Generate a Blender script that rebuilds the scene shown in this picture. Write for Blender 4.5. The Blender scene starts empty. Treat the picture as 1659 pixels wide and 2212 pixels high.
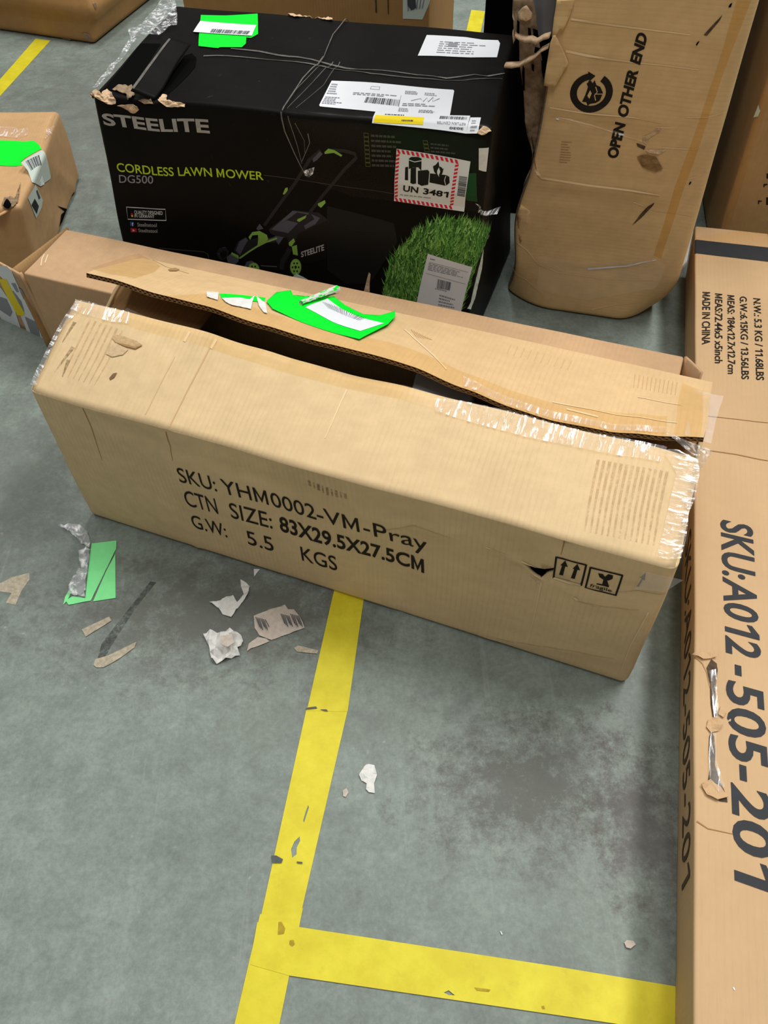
import bpy, bmesh, math, random
from mathutils import Vector, Matrix, noise
SC = bpy.context.scene
COL = SC.collection
random.seed(7)

# ------------------------------------------------------------------ camera
CAM_F, CAM_PITCH, CAM_ROLL, CAM_H = 1713.39, 0.876913, -0.0341817, 0.958154
_f = Vector((0, math.cos(CAM_PITCH), -math.sin(CAM_PITCH)))
_r0 = Vector((1, 0, 0)); _u0 = _r0.cross(_f)
_r = math.cos(CAM_ROLL) * _r0 + math.sin(CAM_ROLL) * _u0
_u = -math.sin(CAM_ROLL) * _r0 + math.cos(CAM_ROLL) * _u0
CAM = Vector((0, 0, CAM_H))
cd = bpy.data.cameras.new('camera'); cam = bpy.data.objects.new('camera', cd); COL.objects.link(cam)
cd.sensor_fit = 'VERTICAL'; cd.sensor_height = 36.0; cd.lens = CAM_F * 36.0 / 2212.0
cd.clip_start = 0.02; cd.clip_end = 100
cam.matrix_world = Matrix(((_r.x, _u.x, -_f.x, 0), (_r.y, _u.y, -_f.y, 0), (_r.z, _u.z, -_f.z, CAM_H), (0, 0, 0, 1)))
SC.camera = cam

# ------------------------------------------------------------------ light of the hall
SC.view_settings.view_transform = 'Standard'; SC.view_settings.look = 'None'
SC.view_settings.gamma = 1; SC.view_settings.use_curve_mapping = False
SC.view_settings.exposure = -0.17
w = bpy.data.worlds.new('hall_light'); SC.world = w; w.use_nodes = True
w.node_tree.nodes['Background'].inputs[0].default_value = (1.0, 0.94, 0.86, 1)
w.node_tree.nodes['Background'].inputs[1].default_value = 0.20
def area(name, loc, sx, sy, power, col=(1, .985, .96)):      # fluorescent fittings facing straight down
    l = bpy.data.lights.new(name, 'AREA'); l.shape = 'RECTANGLE'; l.size = sx; l.size_y = sy; l.energy = power; l.color = col
    o = bpy.data.objects.new(name, l); COL.objects.link(o); o.location = loc
    return o
area('ceiling_tube_light', (2.1, 1.9, 4.4), 0.35, 2.6, 178)
area('ceiling_tube_light', (0.1, 3.0, 4.4), 0.35, 2.6, 85)
area('ceiling_tube_light', (-1.9, 2.2, 4.4), 0.35, 2.6, 45)
area('ceiling_tube_light', (0.0, -1.2, 4.4), 0.35, 2.0, 62)

# ------------------------------------------------------------------ projection helpers (photo measurements -> metres)
def ray(px, py): return _f + _r * ((px - 829.5) / CAM_F) - _u * ((py - 1106.0) / CAM_F)
def unp(px, py, z=0.0):
    d = ray(px, py); t = (z - CAM_H) / d.z
    return CAM + d * t
def proj(P):
    d = P - CAM; z = d.dot(_f)
    return (829.5 + CAM_F * d.dot(_r) / z, 1106.0 - CAM_F * d.dot(_u) / z)
def onplane(px, py, p0, n):
    d = ray(px, py); t = (Vector(p0) - CAM).dot(n) / d.dot(n)
    return CAM + d * t
def reg(ox, oy, s): return lambda x, y: (ox + x * s, oy + y * s)
ZA = reg(0, 0, .37372); ZB = reg(560, 0, .37372); ZC = reg(1050, 0, .3671); ZD = reg(0, 480, .33755); ZE = reg(400, 560, .36166)
ZF = reg(950, 700, .42736); ZG = reg(340, 980, .38577); ZH = reg(1050, 1100, .3671); ZI = reg(0, 1100, .42194); ZJ = reg(1420, 480, .18983)
ZK = reg(1400, 1350, .38947); ZL = reg(480, 1500, .32178); ZM = reg(1000, 1900, .39722); ZN = reg(750, 420, .21097)
Z1 = reg(0, 0, .24111); Z2 = reg(330, 0, .24111); Z3 = reg(680, 0, .27125); Z4 = reg(640, 140, .27125); Z5 = reg(1050, 0, .18083)
Z6 = reg(1380, 0, .22609); Z7 = reg(430, 280, .24111); Z8 = reg(0, 220, .25316)
def zp(Z, *pts): return [Z(*p) for p in pts]

# ------------------------------------------------------------------ materials
def lin(c):
    return tuple(((x / 255) / 12.92 if x / 255 <= .04045 else ((x / 255 + .055) / 1.055) ** 2.4) for x in c) + (1,)
class NT:
    def __init__(s, name):
        s.m = bpy.data.materials.new(name); s.m.use_nodes = True; s.t = s.m.node_tree; s.t.nodes.clear()
        s.out = s.n('ShaderNodeOutputMaterial')
    def n(s, typ, **k):
        nd = s.t.nodes.new(typ)
        for a, b in k.items(): setattr(nd, a, b)
        return nd
    def l(s, a, b): s.t.links.new(a, b)
    def noise(s, vec, scale, detail=4, rough=.6, dist=0):
        nd = s.n('ShaderNodeTexNoise'); nd.inputs['Scale'].default_value = scale; nd.inputs['Detail'].default_value = detail
        nd.inputs['Roughness'].default_value = rough; nd.inputs['Distortion'].default_value = dist; s.l(vec, nd.inputs['Vector']); return nd.outputs['Fac']
    def mapping(s, vec, scale=(1, 1, 1), rot=(0, 0, 0), loc=(0, 0, 0)):
        nd = s.n('ShaderNodeMapping'); nd.inputs['Scale'].default_value = scale; nd.inputs['Rotation'].default_value = rot; nd.inputs['Location'].default_value = loc
        s.l(vec, nd.inputs['Vector']); return nd.outputs[0]
    def ramp(s, fac, stops):
        nd = s.n('ShaderNodeValToRGB'); el = nd.color_ramp.elements
        while len(el) < len(stops): el.new(.5)
        for e, (p, c) in zip(el, stops): e.position = p; e.color = c if len(c) == 4 else tuple(c) + (1,)
        s.l(fac, nd.inputs[0]); return nd.outputs[0]
    def mix(s, fac, a, b, mode='MIX'):
        nd = s.n('ShaderNodeMix', data_type='RGBA', blend_type=mode)
        for sock, v in ((nd.inputs[0], fac), (nd.inputs[6], a), (nd.inputs[7], b)):
            if hasattr(v, 'is_output'): s.l(v, sock)
            else: sock.default_value = v
        return nd.outputs[2]
    def math(s, op, a, b=0.0, clamp=False):
        nd = s.n('ShaderNodeMath', operation=op, use_clamp=clamp)
        for sock, v in ((nd.inputs[0], a), (nd.inputs[1], b)):
            if hasattr(v, 'is_output'): s.l(v, sock)
            else: sock.default_value = v
        return nd.outputs[0]
    def bump(s, h, strength, dist=.001):
        nd = s.n('ShaderNodeBump'); nd.inputs['Strength'].default_value = strength; nd.inputs['Distance'].default_value = dist
        s.l(h, nd.inputs['Height']); return nd.outputs[0]
    def principled(s, col, rough=.6, spec=.3, normal=None, **kw):
        p = s.n('ShaderNodeBsdfPrincipled')
        if hasattr(col, 'is_output'): s.l(col, p.inputs['Base Color'])
        else: p.inputs['Base Color'].default_value = col
        if hasattr(rough, 'is_output'): s.l(rough, p.inputs['Roughness'])
        else: p.inputs['Roughness'].default_value = rough
        p.inputs['Specular IOR Level'].default_value = spec
        if normal: s.l(normal, p.inputs['Normal'])
        s.l(p.outputs[0], s.out.inputs[0]); return p
def flat(name, rgb, rough=.6, spec=.25, var=.0, vscale=60, bump=0):
    t = NT(name); c = lin(rgb)
    tc = t.n('ShaderNodeTexCoord').outputs['Object']
    col = c; nm = None
    if var:
        k = t.noise(tc, vscale, 5)
        col = t.ramp(k, [(.3, tuple(x * (1 - var) for x in c[:3])), (.7, tuple(min(1, x * (1 + var)) for x in c[:3]))])
    if bump: nm = t.bump(t.noise(tc, vscale, 5), bump, .002)
    t.principled(col, rough, spec, nm); return t.m
def cardboard(name, rgb, flute=(1, 0), fl_amt=.10, var=.10, rough=.75, dirt=.15, flute_mm=7, spec=.18):
    t = NT(name); c = lin(rgb)[:3]
    uv = t.n('ShaderNodeUVMap').outputs[0]
    n1 = t.noise(uv, 7, 5, .6); n2 = t.noise(uv, 55, 4, .65)
    fib = t.noise(t.mapping(uv, (60, 900, 1) if flute[1] else (900, 60, 1)), 1, 3, .6)
    base = t.ramp(n1, [(.3, tuple(x * (1 - var) for x in c)), (.7, tuple(min(1, x * (1 + var * .7)) for x in c))])
    f2 = t.ramp(n2, [(.35, (1 - var * .5,) * 3), (.65, (1 + var * .2,) * 3)])
    base = t.mix(1.0, base, f2, 'MULTIPLY')
    fr = t.ramp(fib, [(.3, (.93, .93, .93)), (.7, (1.03, 1.03, 1.03))])
    base = t.mix(.4, base, fr, 'MULTIPLY')
    wv = t.n('ShaderNodeTexWave', wave_type='BANDS', bands_direction='X' if flute[0] else 'Y')
    wv.inputs['Scale'].default_value = math.pi / 10 / (flute_mm / 1000) ; wv.inputs['Distortion'].default_value = .35
    wv.inputs['Detail'].default_value = 1.5; wv.inputs['Detail Scale'].default_value = 4
    t.l(uv, wv.inputs['Vector'])
    msk = t.ramp(t.noise(uv, 5.5, 3, .6), [(.42, (.15,) * 3), (.62, (1,) * 3)])
    amt = t.math('MULTIPLY', msk, fl_amt)
    wcol = t.ramp(wv.outputs['Fac'], [(0, (.55, .5, .45)), (.45, (1, 1, 1)), (1, (1.02, 1.02, 1.02))])
    base = t.mix(amt, base, wcol, 'MULTIPLY')
    d = t.ramp(t.noise(uv, 16, 8, .72, .4), [(.60, (0, 0, 0)), (.80, (dirt,) * 3)])
    base = t.mix(d, base, (c[0] * .45, c[1] * .42, c[2] * .42, 1))
    h = t.math('ADD', t.math('MULTIPLY', wv.outputs['Fac'], .15), t.math('MULTIPLY', n2, .6))
    h = t.math('ADD', h, t.math('MULTIPLY', n1, 1.5))
    nm = t.bump(h, .25, .0015)
    t.principled(base, rough, spec, nm); return t.m
def clear(name, tint, gloss=.06, rough=.15, bump=.3, scale=(60, 60, 60), dist=.002, glint=None, milk=0.0):
    """clear plastic: see-through, a thin sheen, and (glint) crease streaks with stronger gloss and white painted as glints"""
    t = NT(name)
    uv = t.n('ShaderNodeUVMap').outputs[0]
    nz = t.noise(t.mapping(uv, scale), 1, 5, .65, .6)
    nm = t.bump(nz, bump, dist)
    tr = t.n('ShaderNodeBsdfTransparent'); tr.inputs[0].default_value = tint
    gl = t.n('ShaderNodeBsdfGlossy'); gl.inputs['Roughness'].default_value = rough; t.l(nm, gl.inputs['Normal'])
    gl.inputs['Color'].default_value = (gloss, gloss, gloss, 1)
    if glint:
        lo, hi, amt = glint
        k = t.ramp(nz, [(lo, (gloss,) * 3), (hi, (amt,) * 3)]); t.l(k, gl.inputs['Color'])
    base = tr.outputs[0]
    if milk:
        df = t.n('ShaderNodeBsdfDiffuse'); df.inputs[0].default_value = (.85, .86, .88, 1); mm = t.n('ShaderNodeMixShader')
        if glint: t.l(t.ramp(nz, [(glint[0] - .04, (milk * .25,) * 3), (glint[1], (min(1, milk * 1.6),) * 3)]), mm.inputs[0])
        else: mm.inputs[0].default_value = milk
        t.l(base, mm.inputs[1]); t.l(df.outputs[0], mm.inputs[2]); base = mm.outputs[0]
    mx = t.n('ShaderNodeAddShader'); t.l(base, mx.inputs[0]); t.l(gl.outputs[0], mx.inputs[1])
    t.l(mx.outputs[0], t.out.inputs[0]); return t.m
M = {}
M['card_top'] = cardboard('main_card', (226, 198, 153), (1, 0), .14)
M['card_flap'] = cardboard('flap_card', (220, 187, 140), (1, 0), .14)
M['crease_s'] = flat('crease_soft', (217, 189, 144), .85, .1)
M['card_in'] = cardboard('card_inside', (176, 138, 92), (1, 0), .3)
M['card_low'] = cardboard('low_box_card', (205, 168, 129), (1, 0), .08, dirt=.08)
M['card_long'] = cardboard('long_box_card', (209, 175, 133), (1, 0), .06, .05, dirt=.06, spec=.25)
M['card_tall'] = cardboard('tall_box_card', (226, 190, 138), (0, 1), .12)
M['card_far'] = cardboard('far_card', (176, 134, 84), (1, 0), .12)
M['card_left'] = cardboard('left_box_card', (206, 166, 120), (1, 0), .10)
M['card_right'] = cardboard('right_box_card', (190, 152, 104), (1, 0), .08)
M['card_edge'] = flat('card_edge', (150, 118, 78), .9, .1, .2, 300)
M['card_torn'] = flat('torn_paper', (214, 184, 150), .95, .1, .25, 120, .5)
M['card_grey'] = flat('torn_core', (150, 128, 104), .95, .1, .35, 90, .6)
M['ceiling_paint'] = flat('ceiling_paint', (190, 190, 186), .8, .1)
M['crease_s2'] = flat('crease_soft_dark', (208, 175, 128), .85, .1)
M['ink'] = flat('print_ink', (38, 32, 26), .7, .2, .25, 300)
M['ink_side'] = flat('side_ink', (84, 70, 54), .7, .2, .2, 200)
M['ink_long'] = flat('long_box_ink', (52, 54, 58), .65, .25, .08, 80)
M['smudge'] = flat('grey_smudge', (196, 166, 126), .85, .1, .2, 200)
M['smudge2'] = flat('grey_smudge_dark', (150, 126, 98), .85, .1, .2, 200)
M['ink_soft'] = flat('faded_ink', (128, 104, 78), .8, .1, .2, 200)
M['crease_d'] = flat('crease_dark', (168, 132, 88), .85, .1)
M['crease_b'] = flat('torn_liner', (206, 180, 142), .9, .1, .15, 200)
M['crease_l'] = flat('crease_light', (236, 210, 170), .7, .25)
M['crease_hi'] = flat('tall_crease_highlight', (238, 206, 160), .7, .25)  # paler tone paints the highlights along creases of the tall carton
M['green'] = flat('neon_green', (0, 248, 52), .55, .2)
M['green_pale'] = flat('pale_green', (140, 244, 160), .6, .2, .06, 40)
M['white'] = flat('label_white', (236, 240, 246), .5, .3, .02, 30)
M['white_b'] = flat('paper_white', (226, 226, 222), .8, .1, .10, 90, .3)
M['grey_l'] = flat('print_grey', (150, 152, 160), .6, .2)
M['grey_d'] = flat('print_dark_grey', (78, 80, 86), .6, .2)
M['yellow_l'] = flat('label_yellow', (252, 226, 20), .5, .2)
M['red'] = flat('hatch_red', (226, 30, 58), .5, .2)
M['black'] = flat('label_black', (18, 18, 18), .5, .2)
M['silver'] = flat('logo_grey', (172, 170, 166), .45, .3, .15, 90)
M['lime'] = flat('lime_print', (186, 222, 40), .5, .25, .12, 90)
M['lime_m'] = flat('mower_green', (140, 186, 82), .5, .25)
M['pic_grey'] = flat('mower_grey', (84, 86, 100), .5, .25)
M['pic_dark'] = flat('mower_dark', (36, 36, 42), .5, .25)
M['pic_black'] = flat('mower_black', (10, 10, 11), .45, .3)
M['dgreen'] = flat('dark_green_print', (10, 74, 36), .5, .25)
M['panel'] = flat('dark_teal_print', (18, 21, 22), .5, .25)
M['blue'] = flat('blue_print', (48, 84, 160), .5, .2)
M['redp'] = flat('red_print', (200, 32, 44), .5, .2)
for i, c in enumerate([(52, 96, 42), (86, 142, 62), (120, 178, 84), (152, 204, 112)]): M['grass%d' % i] = flat('grass_print_%s' % 'abcd'[i], c, .6, .2)
M['mark_y'] = flat('worn_tape', (176, 152, 44), .7, .2, .2, 200)
M['lime_d'] = flat('dull_lime', (96, 100, 54), .5, .2); M['spec'] = flat('spec_print', (72, 72, 68), .5, .2)
M['pic_lime2'] = flat('mower_green_light', (150, 204, 90), .5, .25)
M['gouge'] = flat('gouge_core', (84, 66, 48), .7, .3, .5, 120, .6)
M['ink_faint'] = flat('faint_ink', (170, 136, 96), .8, .1)
M['label_grey'] = flat('label_white_matte', (214, 226, 216), .6, .2)
M['film_w'] = clear('white_film', (.94, .95, .96, 1), .05, .3, .6, (70, 70, 1), .01, (.52, .66, .3), .55)
M['paper_tan'] = flat('grubby_paper', (202, 190, 178), .85, .1, .12, 120, .3)
def black_card():
    t = NT('black_card'); uv = t.n('ShaderNodeUVMap').outputs[0]
    n1 = t.noise(uv, 6, 6, .65); n2 = t.noise(uv, 60, 6, .7, .5)
    col = t.ramp(n1, [(.3, (.0030, .0028, .0027)), (.75, (.0075, .0068, .006))])
    sc = t.ramp(n2, [(.66, (0, 0, 0)), (.85, (.06, .06, .06))])
    col = t.mix(1, col, sc, 'ADD')
    rough = t.math('ADD', t.math('MULTIPLY', n1, .3), .36)
    t.principled(col, rough, .10, t.bump(n1, .35, .004)); return t.m
M['black_card'] = black_card()
M['dark_gap'] = flat('dark_inside', (6, 6, 6), .9, .05)  # near-black for painted shade in openings, and for the black carton
M['tape'] = clear('clear_tape', (.985, .955, .89, 1), .05, .16, .25, (25, 60, 1), .003)
M['tape_b'] = clear('brown_tape', (.97, .93, .84, 1), .012, .25, .2, (25, 60, 1), .002)
M['tape_c'] = clear('crinkled_tape', (.985, .96, .91, 1), .03, .22, .8, (150, 26, 1), .006, (.54, .64, .9), .40)
M['tape_d'] = clear('crinkled_tape_ends', (.985, .96, .91, 1), .03, .22, .8, (34, 130, 1), .006, (.53, .64, .9), .40)
M['film'] = clear('stretch_film', (.98, .98, .98, 1), .006, .2, .1, (20, 15, 1), .004)
M['film_m'] = clear('milky_film', (.99, .98, .96, 1), .05, .18, .4, (18, 60, 1), .004, None, .05)
M['film_n'] = clear('cloudy_tape', (.98, .96, .92, 1), .05, .2, .5, (60, 60, 1), .006, None, .22)
M['tint_film'] = clear('tinted_film', (.92, .88, .80, 1), .01, .3, .2, (30, 30, 1), .002)
M['tape_t'] = clear('brown_tape_dark', (.93, .85, .68, 1), .03, .25, .2, (25, 60, 1), .002)
M['film_hi'] = flat('film_ridge', (104, 100, 95), .3, .6, .4, 60)
M['film_c'] = clear('crumpled_film', (.86, .88, .92, 1), .05, .18, 1.0, (110, 110, 1), .02, (.50, .62, .9), .30)
M['bag'] = flat('black_bag', (12, 12, 13), .22, .6, .2, 40, .8)
M['foam'] = flat('grey_foam', (206, 208, 216), .8, .1, .05, 200, .2)
M['tube'] = flat('grey_plastic', (120, 122, 126), .35, .4, .2, 20, .2)
def tape_mat():
    t = NT('yellow_floor_tape'); tc = t.n('ShaderNodeTexCoord').outputs['Object']
    n1 = t.noise(tc, 18, 6, .7); n2 = t.noise(tc, 120, 5, .7); n3 = t.noise(tc, 45, 8, .75, .5)
    col = t.ramp(n1, [(.3, lin((210, 194, 34))[:3]), (.7, lin((232, 220, 56))[:3])])
    col = t.mix(t.ramp(n3, [(.58, (0, 0, 0)), (.82, (.45, .45, .45))]), col, lin((170, 150, 40)))
    col = t.mix(t.ramp(n2, [(.66, (0, 0, 0)), (.80, (.3, .3, .3))]), col, lin((120, 108, 50)))
    t.principled(col, .5, .3, t.bump(n2, .2, .001)); return t.m
M['floor_tape'] = tape_mat()
def concrete():
    t = NT('sealed_concrete'); tc = t.n('ShaderNodeTexCoord').outputs['Object']
    n1 = t.noise(tc, 2.2, 7, .62, .3); n2 = t.noise(tc, 14, 8, .7); n3 = t.noise(tc, 150, 6, .75); n4 = t.noise(tc, 44, 8, .8)
    col = t.ramp(n1, [(.30, lin((120, 130, 123))[:3]), (.52, lin((133, 144, 137))[:3]), (.74, lin((144, 155, 148))[:3])])
    col = t.mix(.9, col, t.ramp(n2, [(.30, (.74, .75, .75)), (.5, (1, 1, 1)), (.72, (1.20, 1.21, 1.20))]), 'MULTIPLY')
    col = t.mix(.9, col, t.ramp(n3, [(.30, (.80, .80, .80)), (.7, (1.16, 1.16, 1.16))]), 'MULTIPLY')
    col = t.mix(.8, col, t.ramp(n4, [(.32, (.80, .79, .77)), (.5, (1, 1, 1)), (.70, (1.20, 1.21, 1.21))]), 'MULTIPLY')
    # long drag scratches, pale
    for rot, sc, lo in ((.25, (70, 2.0, 1), .64), (-.9, (90, 3, 1), .67), (1.2, (60, 3, 1), .67)):
        s = t.noise(t.mapping(tc, sc, (0, 0, rot)), 1, 4, .6)
        col = t.mix(t.ramp(s, [(lo, (0, 0, 0)), (lo + .12, (.42, .42, .42))]), col, lin((160, 166, 164)))
    # pale flecks
    fl = t.noise(tc, 75, 2, .5)
    col = t.mix(t.ramp(fl, [(.74, (0, 0, 0)), (.80, (.55, .55, .55))]), col, lin((176, 180, 178)))
    # brown stained patches, plus floor shade by the open carton painted into the colour
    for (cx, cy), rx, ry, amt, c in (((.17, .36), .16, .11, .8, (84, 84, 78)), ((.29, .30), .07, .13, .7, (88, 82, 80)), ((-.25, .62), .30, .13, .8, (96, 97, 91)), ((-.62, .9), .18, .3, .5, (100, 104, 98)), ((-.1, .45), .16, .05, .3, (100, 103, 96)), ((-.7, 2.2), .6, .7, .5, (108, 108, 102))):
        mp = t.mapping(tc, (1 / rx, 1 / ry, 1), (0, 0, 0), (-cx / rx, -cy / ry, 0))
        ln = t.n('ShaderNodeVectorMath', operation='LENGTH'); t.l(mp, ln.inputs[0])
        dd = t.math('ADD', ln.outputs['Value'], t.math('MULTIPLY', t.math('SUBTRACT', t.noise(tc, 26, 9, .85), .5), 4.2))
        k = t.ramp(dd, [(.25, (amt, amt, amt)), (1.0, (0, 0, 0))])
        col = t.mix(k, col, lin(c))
    rough = t.ramp(n2, [(.3, (.40,) * 3), (.7, (.58,) * 3)])
    t.principled(col, rough, .3, t.bump(t.math('ADD', n2, n3), .12, .002)); return t.m
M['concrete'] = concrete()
def worn_mark(name, rgb, lo, hi, sc):
    t = NT(name); tc = t.n('ShaderNodeTexCoord').outputs['Object']
    k = t.ramp(t.noise(tc, sc, 7, .8), [(lo, (0, 0, 0)), (hi, (.85, .85, .85))])
    p = t.principled(lin(rgb), .75, .15); tr = t.n('ShaderNodeBsdfTransparent'); mx = t.n('ShaderNodeMixShader')
    t.l(k, mx.inputs[0]); t.l(tr.outputs[0], mx.inputs[1]); t.l(p.outputs[0], mx.inputs[2]); t.l(mx.outputs[0], t.out.inputs[0]); return t.m
M['scuff'] = worn_mark('rub_scuff', (204, 175, 134), .34, .80, 110)
M['scuff_d'] = worn_mark('dark_rub_scuff', (142, 118, 90), .36, .66, 160)
M['drag'] = worn_mark('rubber_drag', (78, 82, 80), .40, .62, 60)

# ------------------------------------------------------------------ object helpers
ORG = {}
LOOSE = {'scuff_mark', 'crease_mark', 'torn_paper', 'dark_panel', 'printed_text', 'printed_mark', 'gouge', 'worn_seam', 'film_wrinkle_glint', 'printed_bullets', 'torn_sticker', 'packing_tape', 'shipping_label', 'stretch_film', 'label_print'}
def tag(o, label, cat, group=None, kind=None):
    if label: o['label'] = label
    if cat: o['category'] = cat
    if group: o['group'] = group
    if kind: o['kind'] = kind
    return o
def thing(name, loc, label, cat, group=None):
    o = bpy.data.objects.new(name, None); COL.objects.link(o); o.location = loc; o.empty_display_size = .05
    ORG[o] = Vector(loc); return tag(o, label, cat, group)
class Acc:
    """collects world-space geometry with several materials, then becomes ONE mesh object"""
    def __init__(s): s.v = []; s.f = []; s.mi = []; s.mats = []; s.uv = []; s.ends = []
    def add(s, verts, faces, mat, uvs=None):
        if mat not in s.mats: s.mats.append(mat)
        k = s.mats.index(mat); b = len(s.v); s.v += [Vector(p) for p in verts]
        s.uv += list(uvs) if uvs else [(p[0], p[1] + p[2]) for p in verts]
        for f in faces: s.f.append(tuple(b + i for i in f)); s.mi.append(k)
        s.ends.append((len(s.v), len(s.f))); return s
    def build(s, name, parent=None, smooth=False, label=None, cat=None, group=None, kind=None, origin=None):
        if parent is not None and name in LOOSE and len(s.ends) > 1:      # far-apart marks become parts of their own
            b0 = [0] + [e[0] for e in s.ends[:-1]]; f0 = [0] + [e[1] for e in s.ends[:-1]]; n = len(s.ends); box = []
            for i in range(n):
                P = s.v[b0[i]:s.ends[i][0]]
                box.append(([min(p[k] for p in P) for k in range(3)], [max(p[k] for p in P) for k in range(3)]) if P else None)
            root = list(range(n))
            def find(i):
                while root[i] != i: i = root[i]
                return i
            for i in range(n):
                for j in range(i):
                    if box[i] and box[j]:
                        gap = math.sqrt(sum(max(0, box[i][0][k] - box[j][1][k], box[j][0][k] - box[i][1][k]) ** 2 for k in range(3)))
                        sz = max(max(b[1][k] - b[0][k] for k in range(3)) for b in (box[i], box[j]))
                        if gap < .25 * sz: root[find(i)] = find(j)
            grp = {}
            for i in range(n):
                if box[i]: grp.setdefault(find(i), []).append(i)
            if len(grp) > 1:
                o = None
                for ids in grp.values():
                    c = Acc()
                    for i in ids:
                        fs = range(f0[i], s.ends[i][1]); byk = {}
                        for q in fs: byk.setdefault(s.mi[q], []).append(tuple(x - b0[i] for x in s.f[q]))
                        for k, F in byk.items(): c.add(s.v[b0[i]:s.ends[i][0]], F, s.mats[k], s.uv[b0[i]:s.ends[i][0]])
                    c.ends = c.ends[:1]; c.ends = []
                    o = c.build(name, parent, smooth, label, cat, group, kind, origin)
                return o
        if parent is not None: org = ORG[parent]
        elif origin is not None: org = Vector(origin)
        else:
            n = max(1, len(s.v)); org = Vector((sum(p.x for p in s.v) / n, sum(p.y for p in s.v) / n, min(p.z for p in s.v)))
        me = bpy.data.meshes.new(name); me.from_pydata([p - org for p in s.v], [], s.f)
        for m in s.mats: me.materials.append(M[m] if isinstance(m, str) else m)
        me.polygons.foreach_set('material_index', s.mi)
        if smooth: me.polygons.foreach_set('use_smooth', [True] * len(s.f))
        ul = me.uv_layers.new(name='UVMap')
        for lp in me.loops: ul.data[lp.index].uv = s.uv[lp.vertex_index]
        me.update()
        o = bpy.data.objects.new(name, me); COL.objects.link(o)
        if parent is not None: o.parent = parent
        else: o.location = org
        ORG[o] = org
        return tag(o, label, cat, group, kind)
def weld(o, d=1e-5):
    bm = bmesh.new(); bm.from_mesh(o.data); bmesh.ops.remove_doubles(bm, verts=bm.verts, dist=d); bmesh.ops.recalc_face_normals(bm, faces=bm.faces)
    bm.to_mesh(o.data); bm.free(); return o
def solid(o, th, off=-1):
    md = o.modifiers.new('thickness', 'SOLIDIFY'); md.thickness = th; md.offset = off; return o

# ------------------------------------------------------------------ surfaces
class Surf:
    def __init__(s, P, us, vs, Lu, Lv, outward=None):
        s.us, s.vs, s.Lu, s.Lv = us, vs, Lu, Lv
        s.G = [[Vector(P(u, v)) for v in vs] for u in us]
        nu, nv = len(us), len(vs); s.N = []
        for i in range(nu):
            row = []
            for j in range(nv):
                a = s.G[min(i + 1, nu - 1)][j] - s.G[max(i - 1, 0)][j]; b = s.G[i][min(j + 1, nv - 1)] - s.G[i][max(j - 1, 0)]
                n = a.cross(b); n = n.normalized() if n.length > 1e-12 else Vector((0, 0, 1)); row.append(n)
            s.N.append(row)
        s.flip = False
        c = s.N[nu // 2][nv // 2]
        if outward is not None and c.dot(Vector(outward)) < 0:
            s.flip = True; s.N = [[-n for n in r] for r in s.N]
    def _cell(s, arr, x):
        lo, hi = 0, len(arr) - 2
        while lo < hi:
            m = (lo + hi + 1) // 2
            if arr[m] <= x: lo = m
            else: hi = m - 1
        return lo, (x - arr[lo]) / (arr[lo + 1] - arr[lo])
    def at(s, u, v, off=0.0):
        i, a = s._cell(s.us, u); j, b = s._cell(s.vs, v); G = s.G
        p = (G[i][j] * (1 - a) + G[i + 1][j] * a) * (1 - b) + (G[i][j + 1] * (1 - a) + G[i + 1][j + 1] * a) * b
        if off:
            a = min(1, max(0, a)); b = min(1, max(0, b)); N = s.N
            n = (N[i][j] * (1 - a) + N[i + 1][j] * a) * (1 - b) + (N[i][j + 1] * (1 - a) + N[i + 1][j + 1] * a) * b
            p = p + n.normalized() * off
        return p
    def inv(s, px, py):
        u, v = .5, .5; e = 1e-4
        for _ in range(14):
            x, y = proj(s.at(u, v)); dx, dy = px - x, py - y
            if abs(dx) + abs(dy) < .02: break
            xu, yu = proj(s.at(u + e, v)); xv, yv = proj(s.at(u, v + e))
            a, b, c, d = (xu - x) / e, (xv - x) / e, (yu - y) / e, (yv - y) / e
            D = a * d - b * c
            if abs(D) < 1e-9: break
            du, dv = (d * dx - b * dy) / D, (-c * dx + a * dy) / D
            m = max(abs(du), abs(dv), 1e-9); k = min(1, .35 / m)
            u += du * k; v += dv * k
        return u, v
    def into(s, acc, mat, keep=None):
        nu, nv = len(s.us), len(s.vs)
        V = [s.G[i][j] for i in range(nu) for j in range(nv)]; UV = [(s.us[i] * s.Lu, s.vs[j] * s.Lv) for i in range(nu) for j in range(nv)]
        F = []
        for i in range(nu - 1):
            for j in range(nv - 1):
                if keep and not keep((s.us[i] + s.us[i + 1]) / 2, (s.vs[j] + s.vs[j + 1]) / 2): continue
                q = (i * nv + j, (i + 1) * nv + j, (i + 1) * nv + j + 1, i * nv + j + 1)
                F.append(q[::-1] if s.flip else q)
        acc.add(V, F, mat, UV)
class Ground:
    Lu = Lv = 1.0; us = vs = None
    def at(s, u, v, off=0.0): return Vector((u, v, off))
    def inv(s, px, py): p = unp(px, py, 0); return p.x, p.y
GROUND = Ground()
def plane_surf(p0, p1, height, step=.02, warp=None, outward=(0, -1, 0)):
    p0, p1 = Vector(p0), Vector(p1); L = (p1 - p0).length
    nu, nv = max(1, int(L / step)), max(1, int(height / step))
    def P(u, v):
        p = p0.lerp(p1, u) + Vector((0, 0, height * v)); return p + (warp(u, v) if warp else Vector())
    return Surf(P, [i / nu for i in range(nu + 1)], [j / nv for j in range(nv + 1)], L, height, outward)
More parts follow.
